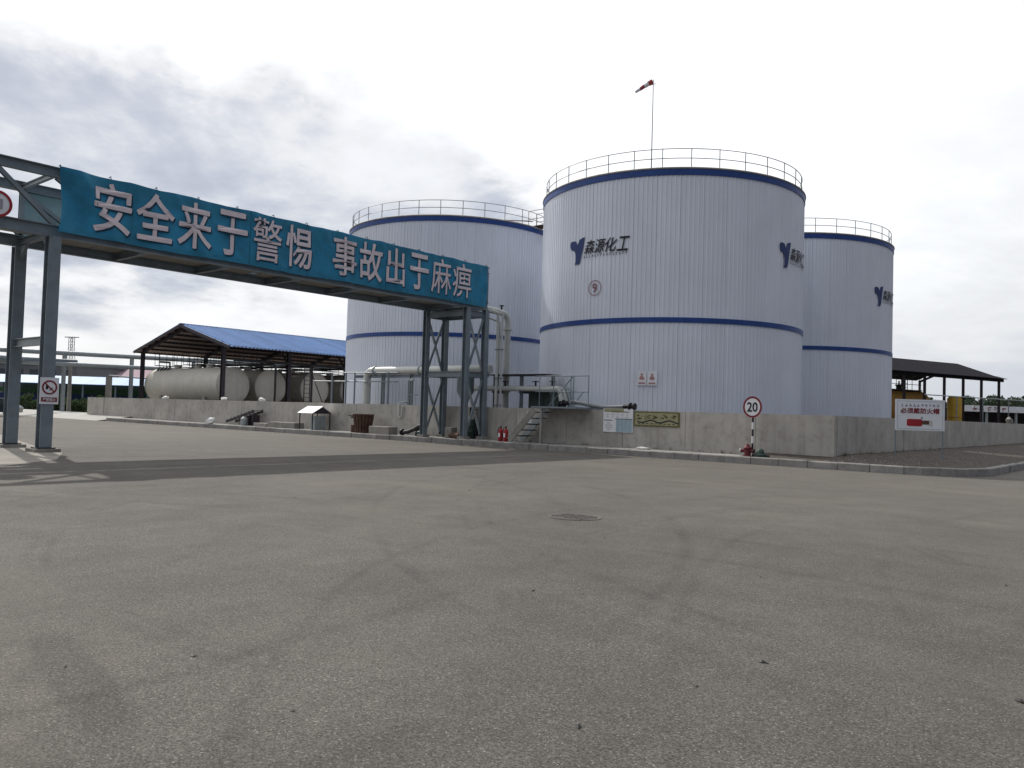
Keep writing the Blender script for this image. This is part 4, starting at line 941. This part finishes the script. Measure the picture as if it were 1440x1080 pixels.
def htank(yc, xr, L, label, R=1.36, zc=2.95):
    t = thing('horizontal_tank', label, 'storage tank', (xr - L / 2, yc, 0), 0, 'beige horizontal tanks under the shed', local=True)
    h = L / 2; dish = [(R * math.cos(a), (h + .28 * math.sin(a))) for a in [R_(d) for d in (0, 25, 45, 60, 75, 88)]]
    prof = [(r, -z) for r, z in dish[::-1]] + dish
    MB().lathe((0, 0, zc), prof, 40, 'x').build('shell', M_beige, t, True)
    for x in (-h * .6, h * .6): MB().box((x, 0, (zc - R * .7) / 2 + .1), (.35, 2.2, zc - R * .7)).build('saddle', M_conc2, t)
    for x in (-h, h): MB().ring((0, 0), R, .012, 40, 4).build('weld_band', M_beige, t).matrix_local = Matrix.Translation((x, 0, zc)) @ Matrix.Rotation(math.pi / 2, 4, 'Y')
    for x in (-h * .5, 0.4, h * .4):
        m = MB().tube([(x, 0, zc + R - .1), (x, 0, zc + R + .22)], .28, 16).build('manway', M_beige, t); MB().tube([(x, 0, zc + R + .22), (x, 0, zc + R + .27)], .36, 16).build('lid', M_steel_l, m)
    MB().tube([(-h * .75, 0, zc + R - .05), (-h * .75, 0, zc + R + .5), (-h * .75, -.9, zc + R + .5)], .09, 8).build('vent_pipe', M_steel_l, t)
    return t
for i, (yc, l) in enumerate(((at(331, 540, 0, -54.3).y, 'long beige horizontal tank at the open gable end of the blue shed'), (at(384, 540, 0, -54.3).y, 'second beige horizontal tank from the shed gable, behind the longest one seen'), (at(446, 540, 0, -54.3).y, 'third beige horizontal tank from the gable, dished end near the white tank'), (at(500, 540, 0, -54.3).y, 'fourth beige horizontal tank, half hidden by the left white tank'))):
    htank(yc, -54.6, 11.0, l, 1.36, 2.93)
cw = thing('tank_catwalk', 'steel catwalk with thin railings along the tops of the beige tanks', 'catwalk', (-59.5, 34.8, 4.3))
for x in (-64.8, -60.2, -55.4):
    MB().span((x - .35, 32, 4.48), (x + .35, 47, 4.53)).build('deck', M_dark, cw)
    for s in (-.35, .35):
        for k in range(11): yy = 32 + k * 1.5; MB().tube([(x + s, yy, 4.5), (x + s, yy, 5.45)], .02, 5).build('railing_post', M_dark, cw)
        for z in (4.98, 5.45): MB().tube([(x + s, 32, z), (x + s, 47, z)], .02, 5).build('rail', M_dark, cw)
for yy in (32.2, 46.6):
    for z in (4.98, 5.4): MB().tube([(-65, yy, z), (-55, yy, z)], .02, 5).build('rail', M_dark, cw)
    for k in range(9): x = -64.8 + k * 1.2; MB().tube([(x, yy, 4.4), (x, yy, 5.4)], .02, 5).build('railing_post', M_dark, cw)
for k in range(4): MB().bar((-64.4 + k * .55, 32.1, 4.36), (-64.9 + k * .55, 32.1, 4.12), .1, .08).build('saddle_clip', M_dark, cw)
hdr = thing('pipe_header', 'dark pipe header with valves on top of the beige tanks', 'pipe', (-57, 34.9, 4.3))
for yy, z in ((34.85, 4.6), (38.1, 4.62), (41.4, 4.6)): MB().tube([(-63, yy, z), (-52.6, yy, z), (-52.3, yy, z - .3), (-52.3, yy, .3)], .08, 8).build('pipe', M_dark, hdr, True)
MB().tube([(-53.0, 31.8, 4.75), (-53.0, 48, 4.75)], .1, 8).build('pipe', M_dark, hdr, True)
for k in range(6): MB().lathe((-53.0, 32.6 + k * 2.1, 4.78), [(.05, 0), (.05, .25), (.2, .27), (.2, .3), (.03, .32)], 10).build('valve', M_dark, hdr)
# stays painted on the long tank's side and a leaning ladder
ld = thing('steel_ladder', 'thin steel ladder frame between the tank ends and the white tank', 'ladder', (-50.6, 36.5, 0))
for yy in (36.2, 36.7): MB().tube([(-50.6, yy, .3), (-50.6, yy, 4.5)], .04, 6).build('stile', M_dark, ld)
for k in range(12): MB().tube([(-50.6, 36.2, .6 + k * .32), (-50.6, 36.7, .6 + k * .32)], .02, 5).build('rung', M_dark, ld)
MB().bar((-50.6, 36.7, 4.3), (-50.6, 38.6, .4), .05, .05).build('stay', M_dark, ld)

# ------------------------------------------------------------------ far side, left
def leafy(mb, c, r, n, rnd, leaf):
    for k in range(n):
        while True:
            u = Vector((rnd.uniform(-1, 1), rnd.uniform(-1, 1), rnd.uniform(-1, 1)))
            if .25 < u.length < 1: break
        p = Vector((c[0] + u.x * r[0], c[1] + u.y * r[1], c[2] + u.z * r[2])); s = leaf * rnd.uniform(.6, 1.4)
        a = Vector((rnd.uniform(-1, 1), rnd.uniform(-1, 1), rnd.uniform(-.6, .6))).normalized(); b = a.orthogonal().normalized(); b.rotate(Matrix.Rotation(rnd.uniform(0, 6.3), 3, a))
        e = a.cross(b); n0 = len(mb.v); mb.v += [tuple(p - b * s), tuple(p + e * s * .5), tuple(p + b * s), tuple(p - e * s * .5)]; mb.f.append((n0, n0 + 1, n0 + 2, n0 + 3))
def tree(name, p, h, r, seed, label, cat='tree', m=None, leaf=.22, n=900, group=None):
    rnd = random.Random(seed); t = thing(name, label, cat, (p.x, p.y, 0), 0, group, local=True)
    shrub = cat != 'tree'; th = h * (.15 if shrub else .35); tr = MB()
    tr.tube([(0, 0, 0), (.05 * h * rnd.uniform(-1, 1), .05 * h * rnd.uniform(-1, 1), th), (.08 * h * rnd.uniform(-1, 1), 0, h * .8)], [.04 * h ** .8, .028 * h ** .8, .008 * h], 7)
    for k in range(6):
        a = rnd.uniform(0, 6.3); z = th + rnd.uniform(0, .35) * h
        tr.tube([(0, 0, z), (r * .4 * math.cos(a), r * .4 * math.sin(a), z + .12 * h), (r * .75 * math.cos(a), r * .75 * math.sin(a), z + .2 * h)], [.02 * h ** .8, .012 * h ** .8, .005 * h], 5)
    tr.build('trunk', M_bark, t); cb_ = MB()
    for k in range(11):
        a = rnd.uniform(0, 6.3); q = r * rnd.uniform(.1, .75); z = h * rnd.uniform(.32 if not shrub else .2, .86); s = r * rnd.uniform(.28, .5)
        leafy(cb_, (q * math.cos(a), q * math.sin(a), z), (s, s, s * .75), n // 11, rnd, leaf)
    cb_.build('crown', m or M_leaf, t); return t
def oriented(name, label, cat, px0, px1, d0, d1):          # local frame: x along the front from px0 to px1, y away
    a, b = D(px0, d0), D(px1, d1); return thing(name, label, cat, (a.x, a.y, 0), math.atan2(b.y - a.y, b.x - a.x), local=True), (b - a).length
fs_, L = oriented('long_shed', 'long low far shed with a pale blue roof beyond the apron', 'shed', -30, 236, 95, 97)
sm3 = MB().add([(0, -.3, 3.3), (1.98, -.3, 3.3), (1.98, 3.8, 4.3), (0, 3.8, 4.3), (0, -.3, 3.36), (1.98, -.3, 3.36), (1.98, 3.8, 4.36), (0, 3.8, 4.36)], [(0, 1, 2, 3), (4, 5, 6, 7), (0, 1, 5, 4), (1, 2, 6, 5), (2, 3, 7, 6), (3, 0, 4, 7)]).mesh('roof_sheet', m=M_roofblue2)
x = 0
while x < L: part_at('roof_sheet', sm3, fs_, (x, 0, 0)); x += 2.0
pm_ = MB().box((0, 0, 1.6), (.16, .16, 3.3)).mesh('post', m=M_steel); x = .5
while x < L: part_at('post', pm_, fs_, (x, 0, 0)); x += 3.7
MB().span((0, 5.2, 0), (L, 5.4, 4.2)).build('rear_wall', M_dgreen, fs_)
x = 0
while x < L: MB().span((x, 3.0, .9), (x + 1.9, 3.1, 2.1)).build('blue_panel', M_navy, fs_); MB().span((x, 3.3, 2.3), (x + 1.9, 3.36, 2.8)).build('green_panel', M_green, fs_); x += 2.0
gb, L = oriented('grey_hall', 'grey clad hall behind the far pale blue roof', 'building', -60, 106, 135, 135)
MB().span((0, 0, 0), (L, 18, 7.3)).build('wall', M_grey, gb); MB().span((-.3, -.3, 7.3), (L + .3, 18.3, 7.6)).build('roof_edge', M_steel, gb)
for k in range(7): MB().span((1 + k * 2.7, -.05, 5.2), (2.6 + k * 2.7, -.002, 6.3)).build('window', M_glass, gb)
pk, L = oriented('pink_roofed_hall', 'dusty pink roofed building far behind the pipe rack', 'building', 108, 330, 145, 150)
MB().span((0, 0, 0), (L, 12, 5.6)).build('wall', M_white, pk)
MB().add([(-.5, -.5, 5.5), (L + .5, -.5, 5.5), (L + .5, 6, 7.4), (-.5, 6, 7.4), (L + .5, 12.5, 5.5), (-.5, 12.5, 5.5)], [(0, 1, 2, 3), (3, 2, 4, 5), (0, 3, 5), (1, 4, 2), (0, 5, 4, 1)]).build('roof', M_pink, pk)
for k in range(9): MB().span((1 + k * 2.9, -.06, 3.4), (2.6 + k * 2.9, -.002, 4.8)).build('window', M_glass, pk)
pr_ = thing('pipe_rack', 'distant grey overhead pipe rack crossing behind the shed and columns', 'pipe rack', D(100, 78))
for z, r in ((5.95, .22), (4.9, .2)):
    a, b = D(-40, 74, z), D(520, 95, z); MB().tube([a, b], r, 10).build('pipe', M_steel_l, pr_, True)
a, b = D(-40, 73.5, 5.15), D(106, 79, 5.15); MB().tube([a, b], .26, 10).build('pipe', M_steel, pr_, True)
for px in (10, 88, 183, 270, 350): d = 74 + 21 * (px + 40) / 560; q = D(px, d + .5); MB().ibeam((q.x, q.y, 0), (q.x, q.y, 6.1), .3, .3, .03, (1, 0, 0)).build('post', M_steel_l, pr_)
q = D(97, 80); up = thing('utility_pole', 'thin grey concrete pole standing beside the distant pipe rack', 'pole', q, local=True)
MB().tube([(0, 0, 0), (0, 0, 5.4)], [.2, .15], 10).build('shaft', M_conc2, up, True); MB().box((0, 0, 5.1), (1.2, .1, .1), YAW).build('arm', M_steel, up)
q = D(152, 84); cp_ = thing('concrete_post', 'square pale concrete post carrying a thin pipe left of the shed', 'post', q, local=True)
MB().box((0, 0, 2.05), (.45, .45, 4.1), YAW).build('shaft', M_conc2, cp_); e = D(232, 86, 3.85) - q; MB().tube([(0, 0, 4.1), e], .08, 8).build('pipe', M_steel_l, cp_)
# lattice pylon
q = D(97, 300); py_ = thing('power_pylon', 'lattice steel power pylon far off against the clouds', 'pylon', q, YAW, local=True)
def pw_(z): return 2.2 - 1.5 * min(1, z / 20)
zs = [0, 5, 9, 12.5, 15.5, 18, 20, 22, 24.5]
for sx in (-1, 1):
    for sy in (-1, 1): MB().tube([(sx * pw_(z), sy * pw_(z), z) for z in zs], .11, 5).build('leg', M_steel, py_)
for k in range(len(zs) - 1):
    a, b = zs[k], zs[k + 1]
    for sy in (-1, 1):
        MB().tube([(-pw_(a), sy * pw_(a), a), (pw_(b), sy * pw_(b), b)], .06, 4).build('lattice', M_steel, py_); MB().tube([(pw_(a), sy * pw_(a), a), (-pw_(b), sy * pw_(b), b)], .06, 4).build('lattice', M_steel, py_)
for z, w in ((24.3, 2.6), (18.2, 3.2)): MB().bar((-w, 0, z), (w, 0, z), .3, .3).build('cross_arm', M_steel, py_)
for k in range(7):
    px = 26 + k * 30; hgt = (2.0, 1.5, 2.3, 1.7, 2.1, 1.6, 1.9)[k]
    tree('shrub', D(px, 89 + (k % 3) * 2), hgt, 1.5, 60 + k, 'leafy green shrub in the low hedge before the far blue roofed shed', 'shrub', M_leaf, .16, 700, 'hedge shrubs before the far shed')
# parked dark car, mostly cut off by the picture's left edge
q = D(-12, 66); ca = thing('parked_car', 'dark blue parked car at the far left beyond the bridge column', 'car', q, YAW + R_(200), local=True)
bprof = [(-2.1, .35), (-2.15, .75), (-1.9, .95), (-1.2, 1.0), (1.1, .98), (1.9, .9), (2.15, .7), (2.15, .35)]
MB().prism(bprof, (0, -.85, 0), (1, 0, 0), (0, 0, 1), (0, 1, 0), 1.7).build('body', M_car, ca)
cab = [(-1.75, .96), (-1.2, 1.45), (.25, 1.48), (1.15, .98)]
MB().prism(cab, (0, -.74, 0), (1, 0, 0), (0, 0, 1), (0, 1, 0), 1.48).build('glasshouse', M_glass, ca)
MB().prism([(-1.3, 1.44), (-1.2, 1.47), (.25, 1.50), (.4, 1.44)], (0, -.72, 0), (1, 0, 0), (0, 0, 1), (0, 1, 0), 1.44).build('roof', M_car, ca)
for x in (-1.35, 1.35):
    for s in (-.86, .7):
        w = MB().lathe((x, s, .33), [(.12, 0), (.33, 0), (.33, .16), (.12, .16), (.12, 0)], 20, 'y', caps=False).build('wheel', M_tyre, ca); MB().lathe((x, s - .01 if s < 0 else s + .12, .33), [(.2, 0), (.2, .05), (0, .05)], 14, 'y').build('rim', M_steel_l, w)
for s in (-.6, .6): MB().box((2.13, s, .72), (.08, .3, .14)).build('headlight', M_white, ca)

# ------------------------------------------------------------------ far side, right
E0, E1 = D(1236, 61), D(1408, 69); ax_ = (E1 - E0).normalized(); LR = (E1 - E0).length
rs_ = thing('tank_shed', 'open shed with a dark low gable roof over the ochre tank', 'shed', (E0.x, E0.y, 0), math.atan2(ax_.y, ax_.x), local=True)
ze, zr, wd = 5.55, 6.95, 3.6
xx = -1.0; me1 = sheet_mesh(.98, math.hypot(wd, zr - ze), M_purlin, 3, .04)
MBr = lambda x0, x1, y0, z0, y1, z1: MB().add([(x0, y0, z0), (x1, y0, z0), (x1, y1, z1), (x0, y1, z1), (x0, y0, z0 + .05), (x1, y0, z0 + .05), (x1, y1, z1 + .05), (x0, y1, z1 + .05)], [(0, 1, 2, 3), (4, 5, 6, 7), (0, 1, 5, 4), (1, 2, 6, 5), (2, 3, 7, 6), (3, 0, 4, 7)])
while xx < LR - .5:
    MBr(xx, xx + .97, -.3, ze, wd, zr).build('roof_sheet', M_droof, rs_); MBr(xx, xx + .97, 2 * wd + .3, ze, wd, zr).build('roof_sheet', M_droof, rs_); xx += .98
MBr(LR - .5, LR + .3, -.3, ze, .6, ze + .25).build('gutter_end', M_purlin, rs_)
for k in range(7):
    x = .4 + (LR - .8) * k / 6
    for y in (0, 2 * wd): MB().ibeam((x, y, 0), (x, y, ze + .04), .16, .16, .02, (1, 0, 0)).build('column', M_purlin, rs_)
    MB().bar((x, 0, ze - .1), (x, wd, zr - .12), .1, .18).build('rafter', M_purlin, rs_); MB().bar((x, 2 * wd, ze - .1), (x, wd, zr - .12), .1, .18).build('rafter', M_purlin, rs_)
MB().bar((-.9, -.02, ze - .06), (LR + .2, -.02, ze - .06), .12, .34).build('eave_beam', M_droof, rs_)
oc = thing('horizontal_tank', 'ochre yellow horizontal tank behind the fire cap notice', 'storage tank', (E0.x, E0.y, 0), math.atan2(ax_.y, ax_.x), local=True)
R = 1.55; h0, h1 = -2.0, 7.6
MB().lathe((0, 2.2, 2.75), [(.02, h0 - .5), (R * .7, h0 - .35), (R, h0), (R, h1), (R * .7, h1 + .35), (.02, h1 + .5)], 36, 'x').build('shell', M_ochre, oc, True)
for x in (-.5, 6): MB().box((x, 2.2, .8), (.4, 2.4, 1.6)).build('saddle', M_conc2, oc)
for k in range(9): MB().tube([(-1 + k, 1.4, 4.15), (-1 + k, 1.4, 5.2)], .025, 5).build('railing_post', M_dark, oc)
for z in (4.7, 5.2): MB().tube([(-1.4, 1.4, z), (7.2, 1.4, z)], .025, 5).build('rail', M_dark, oc)
MB().span((-1.5, 1.3, 4.2), (7.2, 3.2, 4.28)).build('catwalk', M_dark, oc)
for x in (.6, 2.2, 3.4, 5.2): v = MB().lathe((x, 2.0, 4.28), [(.2, 0), (.2, .3), (.3, .32), (.3, .4), (.06, .42), (.06, .7)], 12).build('valve', M_dark, oc)
for x in (4.5, 5.1): MB().tube([(x, 1.2, 4.2), (x, 1.2, 5.7)], .03, 5).build('ladder_stile', M_dark, oc)
for k in range(4): MB().tube([(4.5, 1.2, 4.4 + k * .33), (5.1, 1.2, 4.4 + k * .33)], .02, 5).build('ladder_rung', M_dark, oc)
yt = thing('vertical_tank', 'bright ochre upright tank at the end of the dark roofed shed', 'storage tank', D(1342, 66.5), local=True)
MB().lathe((0, 0, 0), [(.55, 0), (.55, 3.7), (.4, 3.9), (0, 3.95)], 24).build('shell', mat('yellow tank paint', (.42, .26, .03), .6, 0, .12, 2, grime=.2), yt, True); MB().ring((0, 0), .56, .03, 24, 5, z=2.2).build('hoop', M_ochre, yt)
q0, q1 = D(1300, 60, 3.75), D(1470, 70, 3.75)
hp_ = thing('overhead_pipe', 'thin pale overhead pipe running past the dark roofed shed', 'pipe', D(1385, 65)); MB().tube([q0, q1], .04, 8).build('pipe', M_steel_l, hp_)
for px in (1345, 1382, 1418): d = 60 + 10 * (px - 1300) / 170; q = D(px, d); MB().tube([(q.x, q.y, 0), (q.x, q.y, 3.75)], .04, 8).build('post', M_steel, hp_)
ls, L = oriented('low_shed', 'low shed with a white fascia and faded red letters on the right', 'shed', 1346, 1560, 92, 96)
x = 0; k = 0
while x < L: MB().span((x, 0, 3.15), (x + 1.95, .12, 3.85)).build('fascia_panel', M_white, ls); x += 2.0
MB().span((0, .2, 3.5), (L, 6, 3.6)).build('roof', M_purlin, ls); MB().span((0, 5.8, 0), (L, 6, 3.5)).build('rear_wall', M_purlin, ls)
x = .2
while x < L: MB().box((x, .3, 1.6), (.2, .2, 3.2)).build('post', M_steel_l, ls); x += 3.9
rr = random.Random(51)
for i in range(5):
    mb = MB(); cx = 2.2 + i * .95
    for k in range(4): mb.box((cx + rr.uniform(-.2, .2), -.01, 3.5 + rr.uniform(-.18, .18)), (rr.uniform(.2, .5), .02, .07))
    mb.box((cx, -.012, 3.5), (.07, .02, .5)); o = mb.build('faded_letter', M_redwash, ls)
for i, (px, d, h) in enumerate(((1335, 112, 5.6), (1356, 118, 6.2), (1375, 110, 5.4), (1392, 116, 6.4), (1410, 121, 6.9), (1428, 112, 5.8), (1446, 118, 6.6), (1270, 112, 5.6), (1296, 116, 5.8), (1316, 113, 5.2))):
    tree('tree', D(px, d), h, 2.3, 200 + i, 'grey green tree in the distant row behind the low white shed', 'tree', M_leaf2, .24, 1100, 'distant trees behind the low shed')
for i, (px, d, h) in enumerate(((250, 128, 6.0), (300, 132, 6.6), (345, 126, 5.8), (395, 130, 6.4), (430, 128, 6))):
    tree('tree', D(px, d), h, 2.4, 300 + i, 'dark green tree far behind the beige tanks', 'tree', M_leaf2, .26, 1000, 'distant trees behind the blue shed')
# ------------------------------------------------------------------ bits on the asphalt
mm_ = MB().add([(-.05, 0, 0), (0, -.018, .004), (.055, .006, 0), (0, .02, .012), (0, 0, .02)], [(0, 1, 4), (1, 2, 4), (2, 3, 4), (3, 0, 4)]).mesh('leaf_scrap', m=M_dark)
for i, (px, py, s) in enumerate(((1072, 932, 1.4), (980, 966, .6), (1437, 988, 1.6), (273, 923, .9), (813, 1022, 1.3), (850, 757, .8), (750, 831, .9), (1070, 812, .8), (415, 700, 1), (642, 703, 1.0), (660, 690, 1.2), (1415, 824, 1.2), (820, 836, .7), (412, 1000, .7), (92, 938, .7), (690, 735, .8), (480, 715, .9))):
    p = at(px, py, 2, 0); o = bpy.data.objects.new('leaf_scrap', mm_); col.objects.link(o); o.location = (p.x, p.y, .002); o.scale = (s * .6, s * .6, s * .6); o.rotation_euler.z = i * 1.3
    tag(o, 'tiny dark scrap lying on the open asphalt', 'debris', 'dark scraps on the asphalt')
